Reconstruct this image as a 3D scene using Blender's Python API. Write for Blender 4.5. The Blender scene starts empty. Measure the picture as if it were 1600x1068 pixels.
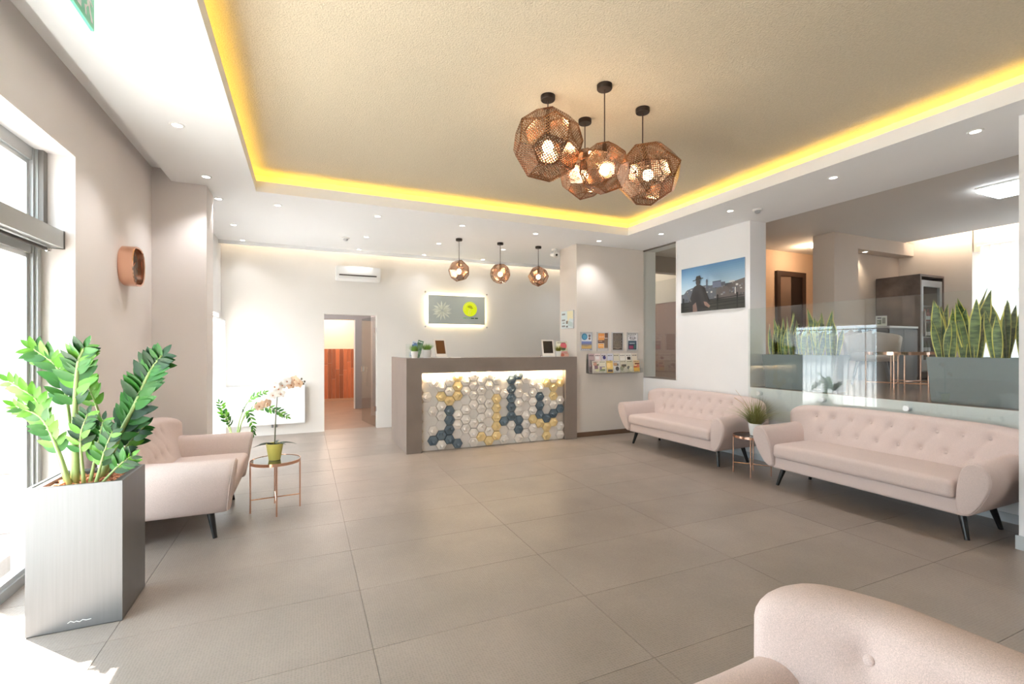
import bpy, bmesh, math, random
from mathutils import Vector, Matrix
from math import pi, sin, cos, sqrt, radians, atan2
S = bpy.context.scene
COL = S.collection
RND = random.Random(7)

# ---------------------------------------------------------------- camera, sky, sun, exposure
CAM_H = 1.46
cd = bpy.data.cameras.new('camera')
cam = bpy.data.objects.new('camera', cd)
COL.objects.link(cam)
cam.location = (0, 0, CAM_H)
cam.rotation_euler = (pi / 2, 0, -radians(23.94))
cd.sensor_fit = 'HORIZONTAL'
cd.sensor_width = 36
cd.lens = 729.9 * 36 / 1600
cd.shift_y = 7.8 / 1600
cd.clip_start = 0.05
S.camera = cam

SKY = 7.3
SUN = 55.0
w = bpy.data.worlds.new('sky')
S.world = w
w.use_nodes = True
w.node_tree.nodes['Background'].inputs[0].default_value = (0.76, 0.89, 1.0, 1)
w.node_tree.nodes['Background'].inputs[1].default_value = SKY
sl = bpy.data.lights.new('sun', 'SUN')
so = bpy.data.objects.new('sun', sl)
COL.objects.link(so)
sl.energy = SUN
sl.angle = radians(0.6)
sl.color = (1.0, 0.975, 0.95)
so.rotation_euler = Vector((0.43, -0.45, -1)).to_track_quat('-Z', 'Y').to_euler()
so.location = (-6, 8, 9)


def portal(loc, rot, sx, sy):
    l = bpy.data.lights.new('window_portal', 'AREA')
    l.shape = 'RECTANGLE'
    l.size, l.size_y = sx, sy
    l.cycles.is_portal = True
    o = bpy.data.objects.new('window_portal', l)
    COL.objects.link(o)
    o.location, o.rotation_euler = loc, rot


portal((-1.72, 2.35, 1.36), (0, -pi / 2, 0), 2.7, 3.3)
portal((-1.60, 7.42, 0.99), (0, -pi / 2, 0), 1.98, 2.15)
portal((9.95, 2.65, 2.1), (0, pi / 2, 0), 1.8, 2.1)

S.view_settings.view_transform = 'Standard'
S.view_settings.look = 'None'
S.view_settings.exposure = 0.2
S.view_settings.gamma = 1
S.view_settings.use_curve_mapping = False
SPOT_W = 32.0
COVE = 12.0


# ---------------------------------------------------------------- materials
def lin(c):
    return tuple((x / 255 / 12.92) if x / 255 <= 0.04045 else ((x / 255 + 0.055) / 1.055) ** 2.4 for x in c) + (1,)


MATS = {}


def mat(name, rgb=(200, 200, 200), rough=0.5, metal=0.0, var=0.0, vscale=6.0, bump=0.0, bscale=200.0, spec=0.5,
        emit=0.0, objvar=0.0, coat=0.0, stretch=None, detail=3, lo=0.3, hi=0.7):
    if name in MATS:
        return MATS[name]
    m = bpy.data.materials.new(name)
    m.use_nodes = True
    nt = m.node_tree
    N, Lk = nt.nodes, nt.links
    b = N['Principled BSDF']
    col = lin(rgb)
    b.inputs['Base Color'].default_value = col
    b.inputs['Roughness'].default_value = rough
    b.inputs['Metallic'].default_value = metal
    b.inputs['Specular IOR Level'].default_value = spec
    b.inputs['Coat Weight'].default_value = coat
    if emit:
        b.inputs['Emission Color'].default_value = col
        b.inputs['Emission Strength'].default_value = emit
        b.inputs['Base Color'].default_value = (0.5, 0.5, 0.5, 1)
    if var or bump or objvar:
        g = N.new('ShaderNodeNewGeometry')
        src = g.outputs['Position']
        if stretch:
            mp = N.new('ShaderNodeVectorMath')
            mp.operation = 'MULTIPLY'
            mp.inputs[1].default_value = stretch
            Lk.new(src, mp.inputs[0])
            src = mp.outputs[0]
    cur = None
    if var:
        n = N.new('ShaderNodeTexNoise')
        n.inputs['Scale'].default_value = vscale
        n.inputs['Detail'].default_value = detail
        Lk.new(src, n.inputs['Vector'])
        r = N.new('ShaderNodeMapRange')
        r.inputs[1].default_value = lo
        r.inputs[2].default_value = hi
        r.inputs[3].default_value = 1 - var
        r.inputs[4].default_value = 1 + var
        Lk.new(n.outputs[0], r.inputs[0])
        cur = r.outputs[0]
    if objvar:
        oi = N.new('ShaderNodeObjectInfo')
        r2 = N.new('ShaderNodeMapRange')
        r2.inputs[3].default_value = 1 - objvar
        r2.inputs[4].default_value = 1 + objvar
        Lk.new(oi.outputs['Random'], r2.inputs[0])
        if cur:
            mm = N.new('ShaderNodeMath')
            mm.operation = 'MULTIPLY'
            Lk.new(cur, mm.inputs[0])
            Lk.new(r2.outputs[0], mm.inputs[1])
            cur = mm.outputs[0]
        else:
            cur = r2.outputs[0]
    if cur:
        v = N.new('ShaderNodeVectorMath')
        v.operation = 'SCALE'
        v.inputs[0].default_value = col[:3]
        Lk.new(cur, v.inputs['Scale'])
        Lk.new(v.outputs[0], b.inputs['Base Color'])
    if bump:
        n2 = N.new('ShaderNodeTexNoise')
        n2.inputs['Scale'].default_value = bscale
        n2.inputs['Detail'].default_value = 2
        Lk.new(src, n2.inputs['Vector'])
        bp = N.new('ShaderNodeBump')
        bp.inputs['Strength'].default_value = bump
        bp.inputs['Distance'].default_value = 0.01
        Lk.new(n2.outputs[0], bp.inputs['Height'])
        Lk.new(bp.outputs[0], b.inputs['Normal'])
    MATS[name] = m
    return m


def glass(name, tint=(0.97, 0.985, 0.975), rough=0.0, boost=1.0):
    if name in MATS:
        return MATS[name]
    m = bpy.data.materials.new(name)
    m.use_nodes = True
    nt = m.node_tree
    N, Lk = nt.nodes, nt.links
    N.remove(N['Principled BSDF'])
    out = N['Material Output']
    tr = N.new('ShaderNodeBsdfTransparent')
    tr.inputs[0].default_value = tint + (1,)
    gl = N.new('ShaderNodeBsdfGlossy')
    gl.inputs['Roughness'].default_value = rough
    fr = N.new('ShaderNodeFresnel')
    ge = N.new('ShaderNodeNewGeometry')
    mr = N.new('ShaderNodeMapRange')
    mr.inputs[3].default_value = 1.5
    mr.inputs[4].default_value = 1 / 1.5
    Lk.new(ge.outputs['Backfacing'], mr.inputs[0])
    Lk.new(mr.outputs[0], fr.inputs['IOR'])
    ml = N.new('ShaderNodeMath')
    ml.operation = 'MULTIPLY'
    ml.use_clamp = True
    ml.inputs[1].default_value = boost
    Lk.new(fr.outputs[0], ml.inputs[0])
    mx = N.new('ShaderNodeMixShader')
    Lk.new(ml.outputs[0], mx.inputs[0])
    Lk.new(tr.outputs[0], mx.inputs[1])
    Lk.new(gl.outputs[0], mx.inputs[2])
    Lk.new(mx.outputs[0], out.inputs[0])
    MATS[name] = m
    return m


def tile_mat():
    m = mat('floor_tile', (149, 138, 129), 0.33, var=0.13, vscale=1.9, objvar=0.04, detail=8, lo=0.25, hi=0.75)
    nt = m.node_tree
    N, Lk = nt.nodes, nt.links
    b = N['Principled BSDF']
    g = N.new('ShaderNodeNewGeometry')
    vo = N.new('ShaderNodeTexVoronoi')
    vo.inputs['Scale'].default_value = 75
    vo.inputs['Randomness'].default_value = 0.35
    Lk.new(g.outputs['Position'], vo.inputs['Vector'])
    bp = N.new('ShaderNodeBump')
    bp.inputs['Strength'].default_value = 0.22
    bp.inputs['Distance'].default_value = 0.004
    Lk.new(vo.outputs[0], bp.inputs['Height'])
    Lk.new(bp.outputs[0], b.inputs['Normal'])
    old = b.inputs['Base Color'].links[0].from_socket
    dr_ = N.new('ShaderNodeMapRange')
    dr_.inputs[1].default_value = 0.1
    dr_.inputs[2].default_value = 0.55
    dr_.inputs[3].default_value = 0.86
    dr_.inputs[4].default_value = 1.06
    Lk.new(vo.outputs[0], dr_.inputs[0])
    sc_ = N.new('ShaderNodeVectorMath')
    sc_.operation = 'SCALE'
    Lk.new(old, sc_.inputs[0])
    Lk.new(dr_.outputs[0], sc_.inputs['Scale'])
    Lk.new(sc_.outputs[0], b.inputs['Base Color'])
    n = N.new('ShaderNodeTexNoise')
    n.inputs['Scale'].default_value = 3
    Lk.new(g.outputs['Position'], n.inputs['Vector'])
    r = N.new('ShaderNodeMapRange')
    r.inputs[3].default_value = 0.285
    r.inputs[4].default_value = 0.40
    Lk.new(n.outputs[0], r.inputs[0])
    Lk.new(r.outputs[0], b.inputs['Roughness'])
    return m


def perforated():
    m = mat('perforated_copper', (192, 152, 122), 0.18, 1.0)
    nt = m.node_tree
    N, Lk = nt.nodes, nt.links
    b = N['Principled BSDF']
    uv = N.new('ShaderNodeUVMap')
    def vm(op, *ins):
        v = N.new('ShaderNodeVectorMath')
        v.operation = op
        for i, x in enumerate(ins):
            if isinstance(x, tuple):
                v.inputs[i].default_value = x
            else:
                Lk.new(x, v.inputs[i])
        return v
    s = vm('MULTIPLY', uv.outputs[0], (1 / 0.058, 1 / 0.058, 0))
    f = vm('FRACTION', s.outputs[0])
    d = vm('SUBTRACT', f.outputs[0], (0.5, 0.5, 0))
    ln = vm('LENGTH', d.outputs[0])
    lt = N.new('ShaderNodeMath')
    lt.operation = 'LESS_THAN'
    lt.inputs[1].default_value = 0.36
    Lk.new(ln.outputs['Value'], lt.inputs[0])
    tr = N.new('ShaderNodeBsdfTransparent')
    mx = N.new('ShaderNodeMixShader')
    Lk.new(lt.outputs[0], mx.inputs[0])
    Lk.new(b.outputs[0], mx.inputs[1])
    Lk.new(tr.outputs[0], mx.inputs[2])
    Lk.new(mx.outputs[0], N['Material Output'].inputs[0])
    return m


def sheer(name, rgb, trans=0.35):
    m = bpy.data.materials.new(name)
    m.use_nodes = True
    nt = m.node_tree
    N, Lk = nt.nodes, nt.links
    N.remove(N['Principled BSDF'])
    d = N.new('ShaderNodeBsdfDiffuse')
    t = N.new('ShaderNodeBsdfTranslucent')
    p = N.new('ShaderNodeBsdfTransparent')
    d.inputs[0].default_value = t.inputs[0].default_value = lin(rgb)
    a = N.new('ShaderNodeMixShader')
    a.inputs[0].default_value = 0.6
    Lk.new(d.outputs[0], a.inputs[1])
    Lk.new(t.outputs[0], a.inputs[2])
    c = N.new('ShaderNodeMixShader')
    c.inputs[0].default_value = trans
    Lk.new(a.outputs[0], c.inputs[1])
    Lk.new(p.outputs[0], c.inputs[2])
    Lk.new(c.outputs[0], N['Material Output'].inputs[0])
    MATS[name] = m
    return m


def leafmat(name, rgb, rgb2=None):
    """leaf with banding along its own length"""
    m = mat(name, rgb, 0.36, spec=0.35, var=0.0, objvar=0.18)
    b = m.node_tree.nodes['Principled BSDF']
    b.inputs['Subsurface Weight'].default_value = 0.0
    if rgb2:
        N, Lk = m.node_tree.nodes, m.node_tree.links
        tc = N.new('ShaderNodeTexCoord')
        n = N.new('ShaderNodeTexNoise')
        n.inputs['Scale'].default_value = 1.0
        n.inputs['Detail'].default_value = 3
        vm = N.new('ShaderNodeVectorMath')
        vm.operation = 'MULTIPLY'
        vm.inputs[1].default_value = (6, 6, 26)
        Lk.new(tc.outputs['Object'], vm.inputs[0])
        Lk.new(vm.outputs[0], n.inputs['Vector'])
        r = N.new('ShaderNodeMapRange')
        r.inputs[1].default_value = 0.42
        r.inputs[2].default_value = 0.6
        Lk.new(n.outputs[0], r.inputs[0])
        mx = N.new('ShaderNodeMix')
        mx.data_type = 'RGBA'
        mx.inputs['A'].default_value = lin(rgb)
        mx.inputs['B'].default_value = lin(rgb2)
        Lk.new(r.outputs[0], mx.inputs['Factor'])
        Lk.new(mx.outputs['Result'], b.inputs['Base Color'])
    return m


TILE = tile_mat()
PERF = perforated()
GLASS = glass('clear_glass')
BALUS = glass('balustrade_glass', (0.955, 0.98, 0.972), 0.0, 1.45)
DOORGL = glass('smoked_door_glass', (0.90, 0.93, 0.93), 0.0, 1.1)
W_LEFT = mat('cream_paint', (236, 229, 226), 0.85, var=0.015, vscale=1.5, bump=0.05, bscale=300)
W_WHITE = mat('white_paint', (243, 242, 242), 0.85, var=0.012, vscale=1.5, bump=0.05, bscale=300)
W_BACK = mat('back_wall_paint', (236, 233, 228), 0.8, var=0.02, vscale=1.2, bump=0.05, bscale=250)
W_TAUPE = mat('taupe_paint', (220, 212, 204), 0.85, var=0.012, vscale=1.5, bump=0.05, bscale=300)
C_WHITE = mat('ceiling_white', (247, 248, 249), 0.9)
C_GOLD = mat('textured_plaster', (199, 188, 166), 0.75, var=0.06, vscale=70, bump=0.5, bscale=95, detail=5)
FABRIC = mat('rose_fabric', (214, 196, 190), 0.95, var=0.16, vscale=420, bump=0.25, bscale=500, spec=0.2)
BLACKLEG = mat('black_lacquer', (24, 22, 22), 0.3)
COPPER = mat('polished_copper', (238, 190, 164), 0.13, 1.0)
COPPER2 = mat('copper_flange', (112, 76, 54), 0.35, 1.0)
DARKMET = mat('dark_bronze', (52, 43, 38), 0.45, 0.6)
CHROME = mat('chrome', (225, 225, 225), 0.12, 1.0)
COUNTER = mat('taupe_laminate', (138, 126, 118), 0.42, var=0.07, vscale=3.5, detail=6)
ALU = mat('grey_aluminium', (176, 178, 178), 0.4, 0.3)
ALUD = mat('dark_grey_frame', (118, 114, 110), 0.5, 0.2)
WHITEP = mat('white_plastic', (240, 240, 238), 0.4)
CERAM = mat('white_ceramic', (238, 236, 232), 0.3)


# ---------------------------------------------------------------- object helpers
def link(o, parent=None, loc=(0, 0, 0), rot=(0, 0, 0)):
    COL.objects.link(o)
    o.location = loc
    o.rotation_euler = rot
    if parent:
        o.parent = parent
    return o


def thing(name, label, cat, loc=(0, 0, 0), rotz=0.0, group=None):
    o = bpy.data.objects.new(name, None)
    o.empty_display_size = 0.1
    link(o, None, loc, (0, 0, rotz))
    return tag(o, label, cat, group)


def tag(o, label, cat, group=None):
    o['label'] = label
    o['category'] = cat
    if group:
        o['group'] = group
    return o


def struct(o):
    o['kind'] = 'structure'
    return o


def catmull(pts, n, closed=False):
    P = [Vector(p) for p in pts]
    out = []
    m = len(P)
    segs = m if closed else m - 1
    for i in range(segs):
        if closed:
            a, b, c, d = P[(i - 1) % m], P[i], P[(i + 1) % m], P[(i + 2) % m]
        else:
            b, c = P[i], P[i + 1]
            a = P[i - 1] if i else b * 2 - c
            d = P[i + 2] if i + 2 < m else c * 2 - b
        for k in range(n):
            t = k / n
            out.append(0.5 * ((2 * b) + (c - a) * t + (2 * a - 5 * b + 4 * c - d) * t * t + (3 * b - a - 3 * c + d) * t ** 3))
    if not closed:
        out.append(P[-1])
    return out


class MB:
    def __init__(self):
        self.bm = bmesh.new()

    def box(self, x0, x1, y0, y1, z0, z1, mi=0):
        v = [self.bm.verts.new(p) for p in ((x0, y0, z0), (x1, y0, z0), (x1, y1, z0), (x0, y1, z0), (x0, y0, z1), (x1, y0, z1), (x1, y1, z1), (x0, y1, z1))]
        for f in ((0, 3, 2, 1), (4, 5, 6, 7), (0, 1, 5, 4), (1, 2, 6, 5), (2, 3, 7, 6), (3, 0, 4, 7)):
            self.bm.faces.new([v[i] for i in f]).material_index = mi
        return self

    def prism(self, pts, d0, d1, axis='y', mi=0):
        def P(u, v, d):
            return {'y': (u, d, v), 'x': (d, u, v), 'z': (u, v, d)}[axis]
        a = [self.bm.verts.new(P(u, v, d0)) for u, v in pts]
        b = [self.bm.verts.new(P(u, v, d1)) for u, v in pts]
        n = len(pts)
        fs = [self.bm.faces.new(a), self.bm.faces.new(b[::-1])]
        for i in range(n):
            fs.append(self.bm.faces.new((a[(i + 1) % n], a[i], b[i], b[(i + 1) % n])))
        for f in fs:
            f.material_index = mi
        bmesh.ops.recalc_face_normals(self.bm, faces=fs)
        return self

    def loft(self, rings, closed=True, caps=True, mi=0):
        R = [[self.bm.verts.new(p) for p in r] for r in rings]
        n = len(rings[0])
        fs = []
        for i in range(len(R) - 1):
            for j in range(n if closed else n - 1):
                fs.append(self.bm.faces.new((R[i][j], R[i][(j + 1) % n], R[i + 1][(j + 1) % n], R[i + 1][j])))
        if caps and closed:
            fs.append(self.bm.faces.new(R[0][::-1]))
            fs.append(self.bm.faces.new(R[-1]))
        for f in fs:
            f.material_index = mi
        if closed:
            bmesh.ops.recalc_face_normals(self.bm, faces=fs)
        return self

    def tube(self, path, r, n=8, mi=0):
        P = [Vector(p) for p in path]
        rr = r if isinstance(r, (list, tuple)) else [r] * len(P)
        up = None
        rings = []
        for i, p in enumerate(P):
            t = (P[min(i + 1, len(P) - 1)] - P[max(i - 1, 0)]).normalized()
            if up is None:
                up = t.orthogonal().normalized()
            else:
                up = (up - t * up.dot(t)).normalized()
            s = t.cross(up)
            rings.append([p + (up * cos(2 * pi * k / n) + s * sin(2 * pi * k / n)) * rr[i] for k in range(n)])
        return self.loft(rings, mi=mi)

    def lathe(self, prof, n=28, c=(0, 0, 0), mi=0):
        rings = [[(c[0] + max(r, 1e-4) * cos(2 * pi * k / n), c[1] + max(r, 1e-4) * sin(2 * pi * k / n), c[2] + z) for k in range(n)] for r, z in prof]
        return self.loft(rings, mi=mi)

    def ring(self, i0, i1, j0, j1, o0, o1, p0, p1, z0, z1, mi=0):
        """rectangular frame: inner x i0..i1, y j0..j1; outer x o0..o1, y p0..p1"""
        inn = [(i0, j0), (i1, j0), (i1, j1), (i0, j1)]
        out = [(o0, p0), (o1, p0), (o1, p1), (o0, p1)]
        V = {}
        for k in range(4):
            for nm, q in (('i', inn[k]), ('o', out[k])):
                for z in (z0, z1):
                    V[nm, k, z] = self.bm.verts.new((q[0], q[1], z))
        fs = []
        for k in range(4):
            l = (k + 1) % 4
            for a, b in ((('i', z0), ('o', z0)), (('o', z0), ('o', z1)), (('o', z1), ('i', z1)), (('i', z1), ('i', z0))):
                fs.append(self.bm.faces.new((V[a[0], k, a[1]], V[a[0], l, a[1]], V[b[0], l, b[1]], V[b[0], k, b[1]])))
        for f in fs:
            f.material_index = mi
        bmesh.ops.recalc_face_normals(self.bm, faces=fs)
        return self

    def sphere(self, c, r, sc=(1, 1, 1), u=16, v=10, mi=0):
        g = bmesh.ops.create_uvsphere(self.bm, u_segments=u, v_segments=v, radius=r)
        for q in g['verts']:
            q.co = Vector((q.co.x * sc[0] + c[0], q.co.y * sc[1] + c[1], q.co.z * sc[2] + c[2]))
            for f in q.link_faces:
                f.material_index = mi
        return self

    def mesh(self, name, mats, smooth=False, bevel=0.0, seg=2):
        bm = self.bm
        if bevel:
            es = [e for e in bm.edges if len(e.link_faces) == 2 and e.calc_face_angle(0) > 0.5]
            bmesh.ops.bevel(bm, geom=es, offset=bevel, segments=seg, affect='EDGES', clamp_overlap=True)
        me = bpy.data.meshes.new(name)
        bm.to_mesh(me)
        bm.free()
        for m in (mats if isinstance(mats, (list, tuple)) else [mats]):
            me.materials.append(m)
        if smooth or bevel:
            for p in me.polygons:
                p.use_smooth = True
            if smooth != 'all':
                me.set_sharp_from_angle(angle=radians(40))
        return me

    def build(self, name, mats, parent=None, smooth=False, bevel=0.0, loc=(0, 0, 0), rot=(0, 0, 0), seg=2):
        return link(bpy.data.objects.new(name, self.mesh(name, mats, smooth, bevel, seg)), parent, loc, rot)


def inst(name, me, parent, loc=(0, 0, 0), rot=(0, 0, 0), sc=None):
    o = link(bpy.data.objects.new(name, me), parent, loc, rot)
    if sc:
        o.scale = sc
    return o


def dup(root, loc, rotz, label, group=None):
    r = root.copy()
    COL.objects.link(r)
    r.location = loc
    r.rotation_euler = (0, 0, rotz)
    r['label'] = label
    if group:
        r['group'] = group
    for ch in list(root.children):
        c = ch.copy()
        COL.objects.link(c)
        c.parent = r
        for g in ch.children:
            d = g.copy()
            COL.objects.link(d)
            d.parent = c
    return r


def art(name, items, parent, loc=(0, 0, 0), rot=(0, 0, 0), rough=0.5):
    """flat print: items = (polygon in x,z , rgb); later items lie a hair in front (towards -y)"""
    bm = bmesh.new()
    mats = []
    idx = {}
    for k, (poly, rgb) in enumerate(items):
        if rgb not in idx:
            idx[rgb] = len(mats)
            mats.append(mat('print_%d_%d_%d' % rgb, rgb, rough))
        f = bm.faces.new([bm.verts.new((x, -0.0003 - 0.00012 * k, z)) for x, z in poly])
        f.material_index = idx[rgb]
        f.normal_update()
        if f.normal.y > 0:
            f.normal_flip()
    me = bpy.data.meshes.new(name)
    bm.to_mesh(me)
    bm.free()
    for m in mats:
        me.materials.append(m)
    return link(bpy.data.objects.new(name, me), parent, loc, rot)


def rect(x0, x1, z0, z1):
    return [(x0, z0), (x1, z0), (x1, z1), (x0, z1)]


def disc(cx, cz, rx, rz=None, n=24, a0=0, a1=2 * pi):
    rz = rz or rx
    return [(cx + rx * cos(a0 + (a1 - a0) * k / n), cz + rz * sin(a0 + (a1 - a0) * k / n)) for k in range(n)]


def words(x0, x1, z, h, rgb, rnd):
    """a line of illegibly small print"""
    out = []
    x = x0
    while x < x1 - h * 0.8:
        wd = min(x1 - x, h * rnd.uniform(1.2, 3.5))
        out.append((rect(x, x + wd, z, z + h * rnd.uniform(0.75, 1)), rgb))
        x += wd + h * 0.6
    return out


RW = -pi / 2      # things on / facing away from the right wall (local -y -> world -x)

# ================================================================ STRUCTURE
# floor with separate tiles
fl = struct(MB().box(-1.9, 5.6, -2.7, 8.9, -0.2, -0.006).build('floor', mat('grout', (116, 106, 98), 0.8)))
tcache = {}
ys = [1.735 + 0.6 * k for k in range(-8, 13)]
xs = [0.303 + 1.2 * k for k in range(-2, 6)]
for i in range(len(xs) - 1):
    for j in range(len(ys) - 1):
        x0, x1 = max(xs[i], -1.75), min(xs[i + 1], 5.37)
        y0, y1 = max(ys[j], -2.5), min(ys[j + 1], 8.85)
        if x1 - x0 < 0.03 or y1 - y0 < 0.03:
            continue
        sx, sy = round(x1 - x0, 3), round(y1 - y0, 3)
        if (sx, sy) not in tcache:
            g = 0.0013
            tcache[sx, sy] = MB().box(-sx / 2 + g, sx / 2 - g, -sy / 2 + g, sy / 2 - g, -0.006, 0).mesh('tile', TILE)
        inst('tile', tcache[sx, sy], fl, ((x0 + x1) / 2, (y0 + y1) / 2, 0))

# left wall with shop-front openings (y,z outline), column, rear-left wall with its window
struct(MB().prism([(-2.7, 0), (0.75, 0), (0.75, 2.72), (4.01, 2.72), (4.01, 0), (6.07, 0), (6.07, 3.45), (-2.7, 3.45)],
                  -1.68, -1.39, 'x').build('wall_left', W_LEFT))
struct(MB().box(-1.39, -0.926, 5.70, 6.07, 0, 3.25).build('wall_left_column', W_LEFT))
struct(MB().prism([(6.07, 0), (6.35, 0), (6.35, 1.98), (8.5, 1.98), (8.5, 0), (8.85, 0), (8.85, 3.45), (6.07, 3.45)], -1.55, -1.22, 'x').build('wall_left_rear', W_WHITE))
# back wall with doorway
struct(MB().prism([(-1.55, 0), (0.31, 0), (0.31, 2.03), (1.19, 2.03), (1.19, 0), (5.67, 0), (5.67, 3.5), (-1.55, 3.5)], 8.69, 8.85, 'y').build('wall_back', W_BACK))
# right wall: tall slot opening, half wall under the balustrade
struct(MB().prism([(-2.7, 0), (8.85, 0), (8.85, 3.13), (6.52, 3.13), (6.52, 0.933), (5.68, 0.933), (5.68, 3.13), (4.357, 3.13), (4.357, 0.933), (1.0, 0.933), (1.0, 3.13), (-2.7, 3.13)],
                  5.37, 5.67, 'x').build('wall_right', W_WHITE))
struct(MB().box(4.02, 5.37, 6.48, 7.02, 0, 3.13).build('wall_brochure_nook', W_TAUPE))
struct(MB().box(4.72, 5.37, 0.95, 1.6, 0, 3.13).build('wall_right_column', W_WHITE))
struct(MB().box(-1.75, 5.67, -2.75, -2.5, 0, 3.5).build('wall_front', W_WHITE))
# baseboards
BB = mat('brown_baseboard', (112, 88, 70), 0.5)
BW = mat('grey_baseboard', (196, 200, 202), 0.45)
struct(MB().box(4.02, 5.37, 6.466, 6.48, 0, 0.075).build('baseboard_back', BB))
struct(MB().box(5.352, 5.37, 1.6, 6.466, 0, 0.075).build('baseboard_right', BW))
struct(MB().box(4.706, 4.72, 0.95, 1.614, 0, 0.1).build('baseboard_column', BW))
# ceiling: white soffit ring, lip, cove, gold textured panel, roof
struct(MB().ring(-0.475, 4.43, -1.6, 5.70, -1.23, 5.67, -2.5, 8.5, 3.13, 3.20).build('ceiling', C_WHITE))
struct(MB().ring(-0.475, 4.43, -1.6, 5.70, -0.497, 4.452, -1.622, 5.722, 3.20, 3.247).build('trim_1', C_WHITE))
struct(MB().ring(-0.62, 4.575, -1.745, 5.845, -0.7, 4.655, -1.825, 5.925, 3.20, 3.40).build('trim_2', mat('cove_cream', (240, 228, 196), 0.8)))
struct(MB().box(-0.7, 4.655, -1.825, 5.925, 3.36, 3.42).build('ceiling_panel', C_GOLD))
struct(MB().box(-1.75, -1.23, -2.5, 6.07, 3.25, 3.44).build('ceiling_recess', C_WHITE))
struct(MB().box(-1.23, 5.67, 8.475, 8.5, 3.075, 3.20).build('trim_3', C_WHITE))
struct(MB().box(-1.8, 5.67, -2.75, 8.9, 3.46, 3.56).build('ceiling_roof', C_WHITE))

# cove light strips (real LED tape lying on the ledges)
LEDW = mat('warm_led', (255, 212, 92), emit=COVE)
t = thing('cove_light_strip', 'warm yellow light strip hidden in the recessed edge of the gold ceiling', 'light strip', (0, 0, 3.201))
MB().ring(-0.535, 4.49, -1.66, 5.76, -0.56, 4.515, -1.685, 5.785, 0, 0.012).build('led_tape', LEDW, t)
t = thing('wall_wash_strip', 'warm light strip in the slot above the reception back wall', 'light strip', (0, 8.479, 3.201))
MB().box(-1.2, 5.3, 0, 0.02, 0, 0.012).build('led_tape', mat('warm_led_soft', (255, 230, 196), emit=34), t)

# ---------------------------------------------------------------- entrance glazing on the left (window_1) and its reveal
wi = struct(bpy.data.objects.new('window_1', None))
link(wi, None, (-1.62, 0, 0))
for (y0, y1) in ((3.93, 4.01), (2.42, 2.50), (0.75, 0.83)):
    MB().box(-0.05, 0.05, y0, y1, 0, 2.72).box(-0.065, 0.065, y0 + 0.02, y1 - 0.02, 0.0, 2.72).build('mullion', ALU, wi)
MB().box(-0.03, 0.09, 3.955, 4.008, 2.24, 2.72).build('mullion', ALUD, wi)
for z0, z1 in ((2.64, 2.72), (2.05, 2.14), (0.0, 0.06)):
    for y0, y1 in ((0.83, 2.42), (2.50, 3.93)):
        MB().box(-0.045, 0.045, y0, y1, z0, z1).build('rail', ALU, wi)
for y0, y1 in ((0.83, 2.42), (2.50, 3.93)):
    for z0, z1 in ((0.06, 2.05), (2.14, 2.64)):
        MB().box(-0.006, 0.006, y0, y1, z0, z1).build('pane', GLASS, wi)
        # slim inner sash around each pane
        m = MB()
        for a0, a1, b0, b1 in ((y0, y0 + 0.028, z0, z1), (y1 - 0.028, y1, z0, z1)):
            m.box(-0.03, 0.03, a0, a1, b0, b1)
        for b0, b1 in ((z0, z0 + 0.028), (z1 - 0.028, z1)):
            m.box(-0.03, 0.03, y0 + 0.028, y1 - 0.028, b0, b1)
        m.build('sash', mat('silver_sash', (205, 207, 208), 0.3, 0.7), wi)
t = thing('door_operator', 'long grey metal door operator box fixed across the entrance glazing', 'door operator', (-1.50, 2.4, 2.105))
MB().box(-0.09, 0.055, -1.55, 1.595, 0, 0.112).build('casing', ALU, t, bevel=0.006)
MB().box(-0.085, 0.057, 1.595, 1.612, -0.003, 0.115).build('end_cap', ALUD, t, bevel=0.004)
MB().tube([(0.0, -1.5, -0.022), (0.0, 1.50, -0.022)], 0.012).build('guide_rail', DARKMET, t)
MB().sphere((0.0, 1.53, -0.022), 0.02).build('rail_end', CHROME, t, smooth=True)
# rear-left window (seen mirrored in the balustrade)
wi3 = struct(bpy.data.objects.new('window_2', None))
link(wi3, None, (-1.46, 7.42, 0))
MB().box(-0.006, 0.006, -1.07, 1.08, 0.06, 1.94).build('pane', GLASS, wi3)
for y0, y1 in ((-1.07, -1.0), (-0.03, 0.03), (1.01, 1.08)):
    MB().box(-0.035, 0.035, y0, y1, 0, 1.98).build('mullion', ALU, wi3)
SHEER = sheer('sheer_white', (245, 246, 250), 0.28)


def curtain(name, label, loc, rotz, wd, h, pitch, amp, group=None, sag=0.0, cloth=None):
    t = thing(name, label, 'curtain', loc, rotz, group)
    n = int(wd / pitch * 12)
    rings = []
    for zi in range(9):
        z = h * zi / 8
        row = []
        for k in range(n + 1):
            x = -wd / 2 + wd * k / n
            ph = x / pitch * 2 * pi
            a = amp * (0.75 + 0.25 * sin(x * 5.1 + 1)) * (1 - 0.25 * zi / 8)
            q = ((x + 3) / (pitch * 1.55)) % 1
            dz = sag * (1 - q / 0.78 if q < 0.78 else (q - 0.78) / 0.22) * (0.75 + 0.25 * sin(x * 7))
            row.append((x + 0.25 * amp * sin(ph * 2), a * sin(ph + 0.5 * sin(x * 3)), z - dz * (zi / 8) ** 3))
        rings.append(row)
    MB().loft(rings, closed=False).build('cloth', cloth or SHEER, t, smooth='all')
    MB().tube([(-wd / 2 - 0.03, 0, h + 0.012), (wd / 2 + 0.03, 0, h + 0.012)], 0.011).build('rod', mat('white_rod', (230, 230, 230), 0.4), t)
    return t


curtain('cafe_curtain', 'white half-height pleated curtain at the bright window behind the left pillar', (-1.15, 7.42, 0.04), -pi / 2, 2.2, 1.83, 0.13, 0.035, sag=0.13)

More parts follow.
